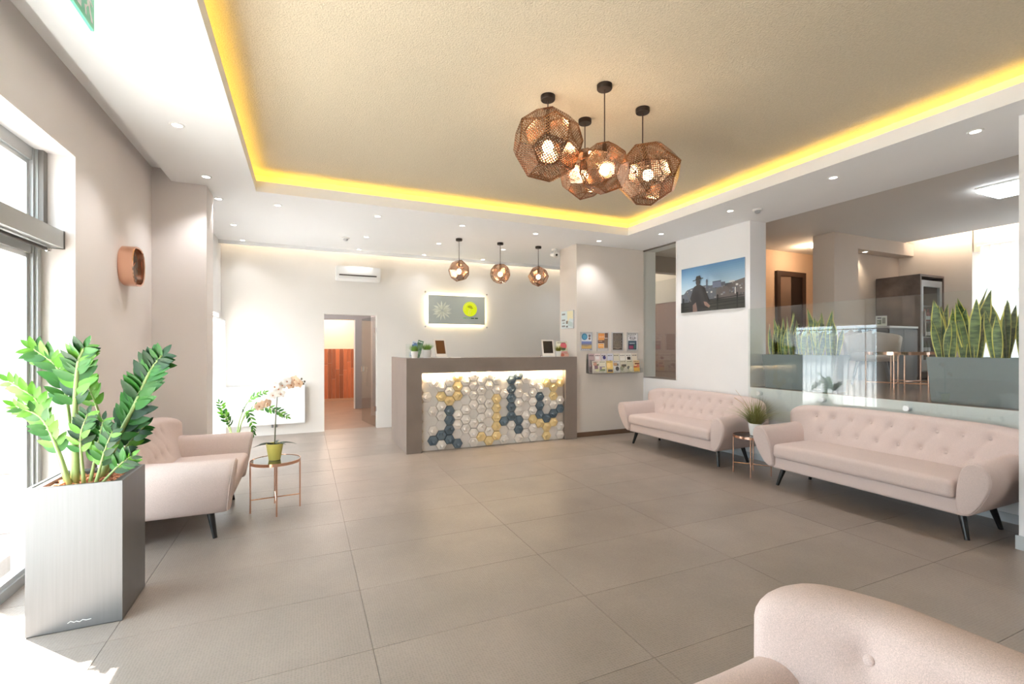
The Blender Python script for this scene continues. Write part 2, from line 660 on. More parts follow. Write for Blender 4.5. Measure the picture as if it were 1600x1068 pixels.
# outside: entrance jamb of pinkish stone, pavement
pv = struct(MB().box(-12, -1.75, -6, 14, -0.12, -0.02).build('floor_pavement', mat('pavement', (196, 190, 184), 0.9, var=0.06, vscale=8)))
jb = struct(bpy.data.objects.new('wall_entrance_jamb', None))
link(jb, None, (-1.69, 5.0, -0.02))
ST = mat('pale_pink_stone', (206, 192, 184), 0.85, var=0.03, vscale=5)
STP = mat('pink_plinth_stone', (200, 164, 152), 0.85, var=0.05, vscale=5)
zz = [0.0, 0.476, 0.98, 1.49, 2.0, 2.52, 3.04, 3.6]
for a, b in zip(zz[:-1], zz[1:]):
    MB().box(-1.3, 0, 0, 0.45, a + 0.006, b - 0.006).build('stone', STP if a == 0 else ST, jb, bevel=0.008)
MB().box(-1.29, -0.01, 0.02, 0.44, 0, 3.58).build('joint', mat('stone_joint', (190, 176, 168), 0.9), jb)
nb = art('notice', [(rect(-0.66, -0.34, 1.0, 1.455), (246, 246, 244)), (rect(-0.62, -0.40, 1.38, 1.41), (214, 120, 108)), (rect(-0.62, -0.42, 1.2, 1.33), (176, 178, 182))]
         + [(rect(-0.62 + 0.034 * k, -0.618 + 0.034 * k + 0.003, 1.2, 1.33), (120, 122, 128)) for k in range(6)]
         + [(rect(-0.62, -0.42, 1.2 + 0.032 * k, 1.203 + 0.032 * k), (120, 122, 128)) for k in range(5)], jb)
nb['label'] = 'white notice with a red heading and a grey grid'

# ---------------------------------------------------------------- doorway in the back wall and the corridor behind it
WG = mat('grey_portal', (150, 148, 150), 0.6)
CREAM = mat('cream_wall', (238, 222, 204), 0.85)
WARMFL = mat('corridor_tile', (150, 122, 104), 0.4, var=0.08, vscale=3)
struct(MB().box(-1.2, 2.4, 8.85, 14, -0.1, 0).build('floor_corridor', WARMFL))
struct(MB().box(-1.2, 2.4, 8.85, 14, 2.7, 2.8).build('ceiling_corridor', C_WHITE))
struct(MB().box(-1.3, -1.2, 8.85, 14, 0, 2.8).build('wall_corridor_left', CREAM))
struct(MB().box(1.62, 1.72, 8.85, 14, 0, 2.8).build('wall_corridor_right', CREAM))
struct(MB().prism([(-1.2, 0), (-0.2, 0), (-0.2, 2.10), (1.094, 2.10), (1.094, 0), (1.62, 0), (1.62, 2.7), (-1.2, 2.7)], 11.6, 11.76, 'y').build('wall_corridor_portal', WG))
struct(MB().box(1.075, 1.094, 11.59, 11.78, 0, 2.10).build('trim_4', W_WHITE))
ce = struct(MB().box(-1.2, 1.62, 13.55, 13.7, 0, 2.7).build('wall_corridor_end', CREAM))
WOOD = mat('red_cedar_plank', (178, 104, 68), 0.5, var=0.14, vscale=6, objvar=0.42, stretch=(14, 14, 0.7))
x = -0.6
k = 0
rr = random.Random(3)
while x < 1.5:
    wd = 0.098
    cut = rr.uniform(0.45, 1.1)
    for z0, z1 in ((0.06, cut), (cut, 1.41)):
        pr = 0.012 + 0.006 * rr.random()
        MB().box(x + 0.002, x + wd - 0.002, 13.55 - pr, 13.549, z0 + 0.002, z1 - 0.002).build('plank', WOOD, ce)
    x += wd
MB().box(-0.6, 1.5, 13.53, 13.549, 0, 0.06).build('skirting', mat('corridor_skirting', (196, 158, 130), 0.6), ce)
# glass door leaf, hinged on the right, pushed open into the corridor
dr = struct(bpy.data.objects.new('door_1', None))
link(dr, None, (1.175, 8.72, 0), (0, 0, radians(99)))
MB().box(0.012, 0.90, -0.005, 0.005, 0.02, 2.01).build('glass_leaf', DOORGL, dr)
for z in (0.30, 1.72):
    MB().box(-0.015, 0.06, -0.014, 0.014, z, z + 0.09).build('hinge', CHROME, dr, bevel=0.003)
MB().box(0.82, 0.88, -0.022, 0.022, 0.98, 1.08).tube([(0.85, -0.02, 1.05), (0.85, -0.06, 1.05), (0.74, -0.06, 1.05)], 0.009).build('handle', CHROME, dr)
art('etching', [(disc(0.5 + 0.02 * sin(q), 0.72 + 0.045 * q, 0.018 + 0.006 * (q % 2)), (214, 218, 218)) for q in range(9)], dr, loc=(0.1, -0.0056, 0))
dfr = struct(bpy.data.objects.new('door_2', None))
link(dfr, None, (1.30, 10.3, 0), (0, 0, 0))
MB().box(0.0, 0.32, 0, 0.08, 0, 2.35).build('frame', mat('lilac_white_frame', (226, 218, 220), 0.5), dfr)


def lamp(name, loc, energy, color, radius=0.08, parent=None, typ='POINT', spot=None, blend=0.6):
    l = bpy.data.lights.new(name, typ)
    l.energy = energy
    l.color = color
    l.shadow_soft_size = radius
    if spot:
        l.spot_size = radians(spot)
        l.spot_blend = blend
    return link(bpy.data.objects.new(name, l), parent, loc)


lamp('corridor_lamp', (0.6, 12.7, 2.45), 55, (1, 0.82, 0.66), 0.12)
lamp('corridor_lamp', (0.5, 10.2, 2.5), 40, (1, 0.94, 0.9), 0.12)

# ---------------------------------------------------------------- raised lounge behind the right wall
MZ = 0.933
MF = mat('lounge_floor_tile', (146, 122, 104), 0.22, var=0.1, vscale=3)
MW = mat('lounge_wall', (206, 192, 178), 0.85)
MC = mat('lounge_ceiling', (214, 209, 202), 0.9)
struct(MB().box(5.67, 10.0, -1.2, 9.6, 0.78, MZ).build('floor_lounge', MF))
struct(MB().box(5.37, 5.67, 1.6, 4.357, MZ, MZ + 0.004).build('trim_5', MF))
struct(MB().box(5.37, 5.67, 5.68, 6.52, MZ, MZ + 0.004).build('trim_6', mat('grey_sill', (120, 112, 106), 0.5)))
struct(MB().box(5.67, 9.36, -1.2, 9.6, 3.24, 3.34).build('ceiling_lounge', MC))
struct(MB().box(5.67, 10.0, -1.2, 9.6, 3.5, 3.6).build('ceiling_lounge_roof', MC))
struct(MB().prism([(-1.2, MZ), (9.6, MZ), (9.6, 3.6), (3.8, 3.6), (3.8, 2.99), (3.8, 1.3), (1.5, 1.3), (1.5, 2.95), (3.78, 2.95), (3.78, 3.6), (-1.2, 3.6)], 9.65, 9.9, 'x').build('wall_lounge_right', MW))
struct(MB().box(5.67, 9.9, -1.3, -1.2, 0.8, 3.6).build('wall_lounge_front', MW))
struct(MB().box(5.67, 7.3, 9.5, 9.6, 0.8, 3.3).build('wall_lounge_back', MW))
struct(MB().box(7.3, 7.48, 5.95, 9.6, MZ, 3.3).build('wall_lounge_passage', MW))
struct(MB().box(7.3, 9.9, 5.90, 6.1, MZ, 3.3).build('wall_lounge_corridor', mat('warm_lit_wall', (214, 184, 156), 0.85)))  # orange lamplight is put into this wall's colour
struct(MB().box(7.48, 8.08, 4.575, 4.91, MZ, 3.24).build('wall_lounge_column', MW))
struct(MB().box(8.08, 9.65, 4.575, 4.80, 3.03, 3.24).build('trim_7', MW))
struct(MB().box(8.08, 9.65, 4.80, 4.91, MZ, 3.24).build('wall_lounge_niche', MW))
# brown door at the end of the corridor
DB = mat('dark_brown_wood', (58, 40, 32), 0.45)
d3 = struct(bpy.data.objects.new('door_3', None))
link(d3, None, (8.32, 5.88, MZ))
MB().box(-0.40, -0.31, -0.03, 0.02, 0, 1.93).build('jamb', DB, d3)
MB().box(0.31, 0.40, -0.03, 0.02, 0, 1.93).build('jamb', DB, d3)
MB().box(-0.31, 0.31, -0.03, 0.02, 1.84, 1.93).build('head', DB, d3)
MB().box(-0.31, 0.0, -0.01, 0.01, 0, 1.84).build('door_leaf', mat('brown_glass_leaf', (122, 102, 90), 0.2), d3)
MB().box(0.0, 0.31, -0.01, 0.01, 0, 1.84).build('door_leaf', mat('black_brown_leaf', (30, 20, 17), 0.3), d3)
MB().tube([(0.05, -0.02, 0.95), (0.05, -0.06, 0.95), (0.15, -0.06, 0.95)], 0.01).build('handle', CHROME, d3)
# brown door seen through the tall slot
d4 = struct(bpy.data.objects.new('door_4', None))
link(d4, None, (7.29, 8.05, MZ), (0, 0, RW))
MB().box(-0.5, 0.5, -0.03, 0.02, 0, 1.5).build('door_leaf', mat('red_brown_panel', (120, 88, 74), 0.5), d4)
MB().box(-0.5, 0.5, -0.05, 0.02, 1.5, 2.0).build('overpanel', mat('greige_panel', (176, 164, 152), 0.6), d4)
MB().tube([(-0.4, -0.03, 0.8), (-0.4, -0.07, 0.8), (-0.3, -0.07, 0.8)], 0.01).build('handle', CHROME, d4)
struct(MB().box(5.67, 7.3, 7.2, 7.4, 2.93, 3.24).build('trim_8', mat('beam_grey', (168, 158, 146), 0.8)))
# slot glazing
w4 = struct(bpy.data.objects.new('window_3', None))
link(w4, None, (5.395, 6.1, MZ))
MB().box(-0.005, 0.005, -0.40, 0.40, 0.02, 2.18).build('pane', BALUS, w4)
for y0, y1 in ((-0.42, -0.405), (0.405, 0.42)):
    MB().box(-0.035, 0.01, y0, y1, 0.004, 2.195).build('frame', mat('bright_edge_trim', (244, 240, 236), 0.4), w4)
MB().box(-0.03, 0.01, -0.405, 0.405, 2.18, 2.195).build('frame', mat('grey_sill', (120, 112, 106), 0.5), w4)
lamp('lounge_passage_lamp', (6.5, 8.2, 3.1), 12, (1, 0.9, 0.72), 0.1)
lamp('corridor_lamp', (8.1, 5.35, 3.1), 16, (1, 0.74, 0.5), 0.05)
t = thing('lounge_cove_strip', 'warm light strip above the lounge ceiling edge by the curtain', 'light strip', (9.362, 2.6, 3.341))
MB().box(-0.02, 0.0, -3.6, 1.9, 0, 0.012).build('led_tape', mat('warm_led_lounge', (255, 238, 218), emit=170), t)
curtain('sheer_curtain', 'white floor-length sheer curtain at the far lounge window', (9.55, 2.55, MZ + 0.02), -pi / 2, 2.25, 2.06, 0.115, 0.03)

struct(MB().box(11.6, 11.9, -3, 8, 0, 5.2).build('wall_added_sky_block', mat('sky_block_render', (214, 214, 210), 0.9)))  # unseen wall added to cut sky light at the lounge window
struct(MB().box(-1.66, 9.9, -2.7, 9.9, 3.62, 9.0).build('wall_added_sun_block', mat('sun_block_render', (214, 208, 200), 0.9)))  # unseen mass added overhead to keep sun off the outside wall
# square ceiling lamp of the lounge
t = thing('ceiling_lamp', 'square flat white lamp on the lounge ceiling', 'lamp', (7.15, 2.42, 3.24))
MB().box(-0.27, 0.27, -0.27, 0.27, -0.02, 0).build('base', WHITEP, t, bevel=0.005)
MB().box(-0.26, 0.26, -0.26, 0.26, -0.05, -0.02).build('diffuser', mat('cool_lamp', (235, 245, 255), emit=16), t, bevel=0.012)


# ================================================================ DOWNLIGHTS
DL_ON = mat('downlight_lens', (255, 246, 232), emit=9)
ring_me = MB().lathe([(0.034, 0), (0.034, -0.006), (0.046, -0.006), (0.05, 0)], 28).mesh('bezel', WHITEP, smooth=True)
lens_me = MB().lathe([(0.001, -0.001), (0.033, -0.001), (0.033, -0.004), (0.001, -0.004)], 24).mesh('lens', DL_ON)


def downlight(x, y, label, z=3.13, power=None, color=(1, 0.99, 0.985), group='recessed ceiling downlights'):
    t = thing('downlight', label, 'downlight', (x, y, z), 0, group)
    inst('bezel', ring_me, t)
    inst('lens', lens_me, t)
    l = lamp('lamp', (0, 0, -0.03), SPOT_W if power is None else power, color, 0.035, t, 'SPOT', 105, 0.8)


for x, y, lb in ((-0.876, 4.234, 'recessed downlight in the left soffit above the wall clock'),
                 (-0.882, 5.40, 'recessed downlight just in front of the left pillar'),
                 (4.761, 2.923, 'recessed downlight in the right soffit over the near end of the glass balustrade'),
                 (4.77, 4.149, 'recessed downlight beside the smoke detector on the right soffit'),
                 (4.747, 1.85, 'recessed downlight at the far right beside the white column'),
                 (4.235, 6.164, 'recessed downlight in front of the poster wall'),
                 (4.809, 5.408, 'recessed downlight above the tall slot window'),
                 (-0.876, 2.2, 'recessed downlight in the left soffit near the green exit sign'),
                 (4.76, 0.3, 'added fill downlight behind the white right column, out of view'),  # unseen spot, added as fill light
                 (-0.876, 0.2, 'added fill downlight in the left soffit before the exit sign, out of view')):  # another unseen spot added for fill
    downlight(x, y, lb)
rows = ((6.145, 'front'), (7.37, 'middle'), (8.38, 'back'))
cols = ((-0.886, 'first from the left'), (0.853, 'third from the left'), (1.98, 'fourth from the left'), (3.11, 'fifth from the left'))
for yy, rn in rows:
    for xx, cn in cols:
        downlight(xx, yy, 'recessed downlight over the reception, %s row, %s' % (rn, cn), power=9 if rn == 'back' else 24)
downlight(-0.289, 6.145, 'recessed downlight over the reception, front row, second from the left')
downlight(4.75, 8.2, 'recessed downlight at the back right corner beside the camera', power=9)
for xx, nm in ((0.9, 'left'), (2.0, 'middle'), (3.1, 'right')):  # unseen downlights added behind the camera to fill the room
    downlight(xx, -2.0, nm + ' added fill downlight behind the viewpoint')
downlight(8.45, 4.68, 'recessed downlight under the lounge beam above the cabinet', 3.03, 10, (1, 0.86, 0.66), 'lounge downlights')
downlight(8.30, 5.45, 'recessed downlight in the lounge corridor ceiling by the brown door', 3.24, 8, (1, 0.8, 0.6), 'lounge downlights')

# smoke detectors, cctv, exit sign
for x, y, lb in ((5.02, 3.97, 'white smoke detector on the right soffit above the picture'), (0.572, 7.55, 'white smoke detector on the ceiling before the air conditioner')):
    t = thing('smoke_detector', lb, 'smoke detector', (x, y, 3.13), 0, 'smoke detectors')
    MB().lathe([(0.055, 0), (0.055, -0.014), (0.045, -0.02), (0.001, -0.02)], 24).build('base', WHITEP, t, smooth=True)
    MB().lathe([(0.034, -0.02), (0.03, -0.042), (0.02, -0.05), (0.001, -0.05)], 24).build('sensor_head', mat('grey_plastic', (170, 172, 174), 0.5), t, smooth=True)
t = thing('security_camera', 'small white dome security camera under the ceiling beside the poster block', 'camera', (3.9, 7.0, 3.13))
MB().lathe([(0.05, 0), (0.05, -0.03), (0.02, -0.035), (0.02, -0.06)], 20).build('mount', WHITEP, t, smooth=True)
MB().tube([(0.0, 0.07, -0.075), (-0.005, -0.03, -0.1), (-0.01, -0.09, -0.115)], [0.045, 0.05, 0.05], 18).build('housing', WHITEP, t, smooth=True)
MB().tube([(-0.01, -0.09, -0.115), (-0.0105, -0.1, -0.1175)], 0.018, 18).build('lens', mat('black_glass', (14, 14, 16), 0.1), t)
t = thing('exit_sign', 'green emergency exit sign with white running man hanging from the left soffit', 'sign', (-0.86, 2.36, 2.86), RW)
GRN = mat('sign_green', (96, 200, 158), 0.4)
MB().box(-0.29, 0.29, -0.006, 0.006, 0, 0.17).build('panel', GRN, t, bevel=0.002)
for sx in (-0.2, 0.2):
    MB().tube([(sx, 0, 0.17), (sx, 0, 0.27)], 0.004).build('rod', CHROME, t)
man = [(disc(-0.2, 0.135, 0.014), (244, 250, 246)),
       ([(-0.215, 0.118), (-0.185, 0.112), (-0.195, 0.07), (-0.225, 0.075)], (244, 250, 246)),
       ([(-0.225, 0.075), (-0.205, 0.075), (-0.235, 0.02), (-0.255, 0.024)], (244, 250, 246)),
       ([(-0.21, 0.08), (-0.195, 0.07), (-0.165, 0.055), (-0.175, 0.02), (-0.19, 0.022), (-0.183, 0.05)], (244, 250, 246)),
       ([(-0.19, 0.112), (-0.182, 0.108), (-0.15, 0.085), (-0.157, 0.078)], (244, 250, 246)),
       ([(-0.215, 0.118), (-0.21, 0.105), (-0.245, 0.09), (-0.25, 0.098)], (244, 250, 246)),
       (rect(-0.135, -0.08, 0.02, 0.15), (244, 250, 246)),
       ([(0.0, 0.07), (0.12, 0.07), (0.12, 0.04), (0.2, 0.085), (0.12, 0.13), (0.12, 0.10), (0.0, 0.10)], (244, 250, 246))]
art('pictogram', man, t, loc=(0, -0.0062, 0))
art('pictogram', [([(-x + 0.02, z) for x, z in p[::-1]], c) for p, c in man], t, loc=(0, 0.0062, 0), rot=(0, 0, pi))

# ================================================================ RECEPTION COUNTER
CX0, CX1, CY0, CY1, CH = 1.265, 3.965, 6.38, 7.57, 1.305
NX0, NX1, NZ = 1.474, 3.759, 1.097
ct = thing('reception_counter', 'taupe reception counter with a lit niche of hexagon tiles', 'counter', (CX0, CY0, 0))
MB().prism([(0, 0), (NX0 - CX0, 0), (NX0 - CX0, NZ), (NX1 - CX0, NZ), (NX1 - CX0, 0), (CX1 - CX0, 0), (CX1 - CX0, CH), (0, CH)], 0, 0.11, 'y').build('front_frame', COUNTER, ct)
MB().box(0, 0.04, 0.11, CY1 - CY0, 0, CH).build('side_panel', COUNTER, ct)
MB().box(CX1 - CX0 - 0.04, CX1 - CX0, 0.11, CY1 - CY0, 0, CH).build('side_panel', COUNTER, ct)
MB().box(0.04, CX1 - CX0 - 0.04, 0.11, 0.42, CH - 0.045, CH).build('top_ledge', COUNTER, ct)
MB().box(0.04, CX1 - CX0 - 0.04, 0.42, 0.98, 0.70, 0.74).build('desk_surface', COUNTER, ct)
hp = MB().box(NX0 - CX0, NX1 - CX0, 0.085, 0.125, 0, CH - 0.05).build('hexagon_panel', mat('hex_backing', (204, 192, 180), 0.7), ct)  # backing toned darker to stand in for shadow between the hexagons
HEX = ['.W.WYWWWWW.BBW...W.', '..WWYWWWWW.BW.WWYYY', 'W.YYY.WW.YWBWWWB.Y.', '.WWB.WWWWY.BW.WBWWW', '..WBWW.WWY.BWWWB.BB', '.W.BWWWW.YBWBWYYBY.', '.BBB..WYWY..BWW.Y.W', '..WWB.W.Y.W.W.W.Y.W']
HM = {'W': mat('hex_white', (236, 229, 222), 0.6, objvar=0.05), 'F': mat('hex_flat_white', (228, 223, 218), 0.6), 'Y': mat('hex_pale_yellow', (240, 214, 158), 0.6, objvar=0.04),
      'B': mat('hex_slate_blue', (98, 114, 126), 0.5, objvar=0.12)}
HW, HD = 0.1205 / 1.5, 0.137 / 2


def hex_mesh(m, rot, raised):
    o = MB()
    bm = o.bm
    g = 0.955 if raised else 0.985
    def hexr(s, y, off=(0, 0), twist=0.0):
        return [(HW * s * cos(a + twist) * g + off[0], y, HD / (sqrt(3) / 2) * s * sin(a + twist) * g + off[1]) for a in [pi / 3 * k for k in range(6)]]
    if raised:
        off = (0.016 * cos(rot), 0.016 * sin(rot))
        rings = [hexr(1, 0), hexr(1, -0.024), hexr(0.94, -0.031)]
        R = [[bm.verts.new(p) for p in r] for r in rings]
        for a, b in zip(R[:-1], R[1:]):
            for k in range(6):
                bm.faces.new((a[k], a[(k + 1) % 6], b[(k + 1) % 6], b[k]))
        # facetted crown: inner triangle-ish lozenge, tilted
        top = [bm.verts.new((0.023 * cos(rot + q) + off[0] * 0.5, -0.042 - 0.026 * (1 if i == 0 else 0), 0.023 * sin(rot + q) + off[1] * 0.5)) for i, q in enumerate((0.3, 2.2, 4.3))]
        bm.faces.new(top)
        inner = [bm.verts.new(p) for p in hexr(0.60, -0.034)]
        for k in range(6):
            bm.faces.new((R[-1][k], R[-1][(k + 1) % 6], inner[(k + 1) % 6], inner[k]))
        base = inner
        # connect 6-ring to the 3-ring
        order = sorted(range(6), key=lambda k: (pi / 3 * k - rot - 0.3) % (2 * pi))
        assign = [0, 0, 1, 1, 2, 2]
        for i in range(6):
            k0, k1 = order[i], order[(i + 1) % 6]
            t0, t1 = assign[i], assign[(i + 1) % 6]
            bm.faces.new((base[k0], base[k1], top[t1], top[t0]) if t0 != t1 else (base[k0], base[k1], top[t0]))
    else:
        R = [[bm.verts.new(p) for p in r] for r in (hexr(1, 0), hexr(1, -0.004))]
        for k in range(6):
            bm.faces.new((R[0][k], R[0][(k + 1) % 6], R[1][(k + 1) % 6], R[1][k]))
        bm.faces.new(R[1])
    bmesh.ops.recalc_face_normals(bm, faces=bm.faces[:])
    return o.mesh('hexagon_tile', m)


hexes = {}
for kind in 'WYB':
    for q in range(6):
        hexes[kind, q] = hex_mesh(HM[kind], pi / 3 * q + 0.4, True)
hexes['F', 0] = hex_mesh(HM['F'], 0, False)
def half_hex(sgn):
    c = HD / (sqrt(3) / 2)
    a = [(HW * 0.98 * cos(q), c * 0.98 * sin(q)) for q in (0, pi / 3, 2 * pi / 3, pi)]
    pts = [(x, z * sgn + 0.002 * sgn) for x, z in a]
    return MB().prism(pts, -0.004, 0, 'y').mesh('hexagon_tile', HM['F'])
hexes['T', 0], hexes['L', 0] = half_hex(1), half_hex(-1)
rr = random.Random(11)
for i in range(19):
    for j in range(-2, 9):
        xx = 1.5254 + 0.1205 * i
        z = 0.144 + 0.137 * j + (0.0685 if (i + 1) % 2 else 0)
        ch = HEX[6 - j][i] if -1 <= j <= 6 else '.'
        if z - HD < 0.0 or z + HD > NZ + 0.02 or xx - HW < NX0 - 0.03 or xx + HW > NX1 + 0.01:
            if ch == '.' and NX0 - 0.03 < xx - HW and xx + HW < NX1 + 0.01:
                if -0.001 < z < 0.03:
                    inst('hexagon_tile', hexes['T', 0], hp, (xx - CX0, 0.085, z))
                elif NZ - 0.04 < z < NZ + 0.03:
                    inst('hexagon_tile', hexes['L', 0], hp, (xx - CX0, 0.085, z))
            if ch == '.' or z - HD < -0.03:
                continue
        if xx - HW < NX0:
            xx = NX0 + HW
        z = max(z, HD + 0.001)
        key = ('F', 0) if ch == '.' else (ch, rr.randrange(6))
        inst('hexagon_tile', hexes[key], hp, (xx - CX0, 0.085, z))
MB().box(NX0 - CX0 + 0.02, NX1 - CX0 - 0.02, 0.035, 0.055, NZ - 0.001, NZ + 0.006).build('light_strip', mat('niche_led', (255, 226, 180), emit=95), ct)
lamp_me = None

# ---------------------------------------------------------------- counter top items
GRASS = mat('fresh_grass', (122, 160, 62), 0.5, var=0.25, vscale=60)
GRASSD = mat('tall_grass', (138, 138, 80), 0.5, var=0.25, vscale=40)
SOIL = mat('potting_soil', (66, 50, 40), 0.95, bump=0.6, bscale=200)


def grass_mesh(n, h, spread, r0, rnd, wd=0.004, droop=0.4):
    o = MB()
    bm = o.bm
    for _ in range(n):
        a = rnd.uniform(0, 2 * pi)
        rb = r0 * sqrt(rnd.random())
        d = Vector((cos(a), sin(a), 0))
        b = Vector((rb * cos(a), rb * sin(a), 0))
        L = h * rnd.uniform(0.6, 1.0)
        lean = spread * rnd.random()
        side = Vector((-sin(a), cos(a), 0)) * wd
        prev = None
        for k in range(5):
            tt = k / 4
            p = b + d * (lean * tt + droop * lean * tt * tt) + Vector((0, 0, L * (tt - 0.45 * (lean / max(spread, 1e-6)) * droop * tt * tt * 1.6)))
            q = side * (1 - tt) + side * 0.06
            cur = (bm.verts.new(p - q), bm.verts.new(p + q))
            if prev:
                bm.faces.new((prev[0], prev[1], cur[1], cur[0]))
            prev = cur
    return o


def pot_grass(name, label, loc, r, h, gh, n, spread, potm, gm, group=None, droop=0.4, wd=0.004):
    t = thing(name, label, 'plant', loc, 0, group)
    MB().lathe([(r * 0.74, 0), (r, h), (r * 0.9, h), (r * 0.88, h * 0.86), (0.001, h * 0.86)], 28).build('pot', potm, t, smooth=True)
    MB().lathe([(0.001, h * 0.86), (r * 0.87, h * 0.86), (r * 0.8, h * 0.9), (0.001, h * 0.92)], 20).build('soil', SOIL, t)
    f = grass_mesh(n, gh, spread, r * 0.7, random.Random(len(label)), wd, droop).build('foliage', gm, t, loc=(0, 0, h * 0.88))
    f['kind'] = 'stuff'
    return t


pot_grass('potted_grass', 'smaller potted grass at the left end of the counter beside the leaflets', (1.40, 6.50, CH), 0.052, 0.095, 0.13, 150, 0.07, CERAM, GRASS, 'small potted grasses on the counter')
pot_grass('potted_grass', 'larger potted grass in white pot left of the tilted tablet', (1.58, 6.52, CH), 0.066, 0.115, 0.125, 190, 0.09, CERAM, GRASS, 'small potted grasses on the counter')
pot_grass('potted_grass', 'potted yellow-green grass at the right end of the counter', (3.72, 6.55, CH), 0.052, 0.09, 0.12, 130, 0.07, CERAM, mat('yellow_grass', (150, 146, 62), 0.5, var=0.2, vscale=60), 'small potted grasses on the counter')


def tablet(label, loc, rotz, scr, pw, ph):
    t = thing('tablet', label, 'tablet', loc, rotz, 'tablets on the counter')
    a = radians(14)
    o = MB().box(-pw / 2, pw / 2, -0.006, 0.006, 0, ph).build('frame', mat('cream_white_frame', (236, 228, 218), 0.35), t, bevel=0.004, loc=(0, 0, 0.012), rot=(-a, 0, 0))
    MB().box(-pw / 2 + 0.02, pw / 2 - 0.02, -0.0075, -0.006, 0.045, ph - 0.022).build('screen', scr, o)
    MB().box(-pw / 2, pw / 2, -0.04, 0.085, 0, 0.012).build('base', WHITEP, t, bevel=0.004)
    MB().prism([(0.005, 0.012), (0.075, 0.012), (0.05, 0.15)], -0.04, 0.04, 'x').build('stand', WHITEP, t)
    return t


tablet('white framed tablet with a bronze reflecting screen on the left half of the counter', (1.80, 6.55, CH), radians(18), mat('bronze_screen', (120, 78, 40), 0.08, 0.3), 0.19, 0.265)
tablet('white framed tablet with a black screen on the right half of the counter', (3.55, 6.56, CH), radians(-8), mat('black_screen', (34, 28, 26), 0.12), 0.20, 0.265)

# leaflets at the left end, brochures at the right end
hl = thing('leaflet_holder', 'clear plastic leaflet holder at the left end of the counter', 'holder', (1.43, 6.66, CH), radians(10))
MB().box(-0.11, 0.11, -0.045, 0.045, 0, 0.004).box(-0.11, 0.11, -0.045, -0.042, 0.004, 0.09).box(-0.11, 0.11, 0.042, 0.045, 0.004, 0.2).build('tray', GLASS, hl)


def leaflet(name, label, loc, rot, wd, h, seed, bg, cols, group, th=0.006):
    t = bpy.data.objects.new(name, None)
    t.empty_display_size = 0.05
    link(t, None, loc, rot)
    tag(t, label, 'brochure', group)
    MB().box(-wd / 2, wd / 2, 0, th, 0, h).build('pages', mat('paper', (240, 238, 232), 0.7), t)
    r = random.Random(seed)
    it = [(rect(-wd / 2, wd / 2, 0, h), bg)]
    for c in cols:
        k = r.random()
        if k < 0.35:
            x, z, q = r.uniform(-wd / 4, wd / 4), r.uniform(0.25, 0.8) * h, wd * r.uniform(0.2, 0.38)
            it.append((disc(x, z, q, min(q, h - z, z), 16), c))
        else:
            z0 = r.uniform(0.02, 0.7) * h
            z1 = min(h * 0.97, z0 + h * r.uniform(0.12, 0.3))
            x0 = -wd / 2 + (r.random() < 0.5) * wd * r.uniform(0.1, 0.4)
            it.append((rect(x0 + 0.004, min(wd / 2 - 0.004, x0 + wd * r.uniform(0.5, 1)), z0, z1), c))
    it += words(-wd * 0.4, wd * 0.38, h * 0.88, h * 0.045, (250, 250, 246) if sum(bg) < 380 else (70, 66, 70), r)
    it += words(-wd * 0.4, wd * 0.2, h * 0.08, h * 0.03, (250, 250, 246) if sum(bg) < 380 else (90, 86, 84), r)
    art('cover', it, t, loc=(0, 0, 0))
    return t


leaflet('leaflet', 'blue and white leaflet leaning in the clear holder on the counter', (1.405, 6.66, CH + 0.005), (radians(-8), radians(16), radians(6)), 0.1, 0.235, 5, (206, 216, 232), [(70, 92, 156), (96, 128, 190), (240, 240, 250)], 'leaflets in the counter holder')
leaflet('leaflet', 'dark green leaflet tilted in the clear holder on the counter', (1.47, 6.685, CH + 0.005), (radians(-6), radians(14), radians(-50)), 0.1, 0.25, 8, (86, 118, 86), [(130, 160, 120), (60, 90, 60)], 'leaflets in the counter holder')
leaflet('magazine', 'colourful magazine standing behind the grass at the right counter end', (3.86, 6.66, CH), (radians(-8), 0, radians(-6)), 0.2, 0.25, 21, (226, 224, 204), [(160, 190, 120), (220, 110, 120), (120, 160, 90), (236, 170, 170), (90, 100, 80)], 'magazines on the counter')
leaflet('card_stack', 'pale red card lying upright in front of the magazine on the counter', (3.87, 6.615, CH), (radians(-14), 0, radians(-4)), 0.17, 0.06, 4, (232, 186, 170), [(210, 120, 100)], 'magazines on the counter')
t = thing('flyer', 'flat white flyer lying beside the left tablet', 'paper', (1.98, 6.47, CH))
MB().box(-0.07, 0.07, -0.05, 0.05, 0, 0.006).build('sheet', mat('paper', (240, 238, 232), 0.7), t)

# ---------------------------------------------------------------- back wall: lit sign, air conditioner, radiator
sg = thing('lit_sign', 'frosted glass sign with white lotus and lime round emblem on the back wall', 'sign', (2.682, 8.69, 1.895))
MB().box(-0.565, 0.565, -0.062, -0.05, 0, 0.545).build('panel', mat('frosted_panel', (190, 200, 196), 0.25), sg)
MB().ring(-0.50, 0.50, -0.045, -0.02, -0.545, 0.545, -0.05, -0.008, 0, 0.02).build('back_tray', WHITEP, sg, loc=(0, 0, 0.26))
HALO = mat('halo_led', (255, 228, 180), emit=26)
for z0, z1 in ((0.02, 0.032), (0.513, 0.525)):
    MB().box(-0.54, 0.54, -0.035, -0.02, z0, z1).build('halo_strip', HALO, sg)
for x0, x1 in ((-0.545, -0.533), (0.533, 0.545)):
    MB().box(x0, x1, -0.035, -0.02, 0.04, 0.505).build('halo_strip', HALO, sg)
for sx in (-0.615, 0.615):
    for z in (-0.05, 0.6):
        MB().tube([(sx, 0, z), (sx, -0.04, z)], 0.014, 14).build('standoff', CHROME, sg)
lot = []
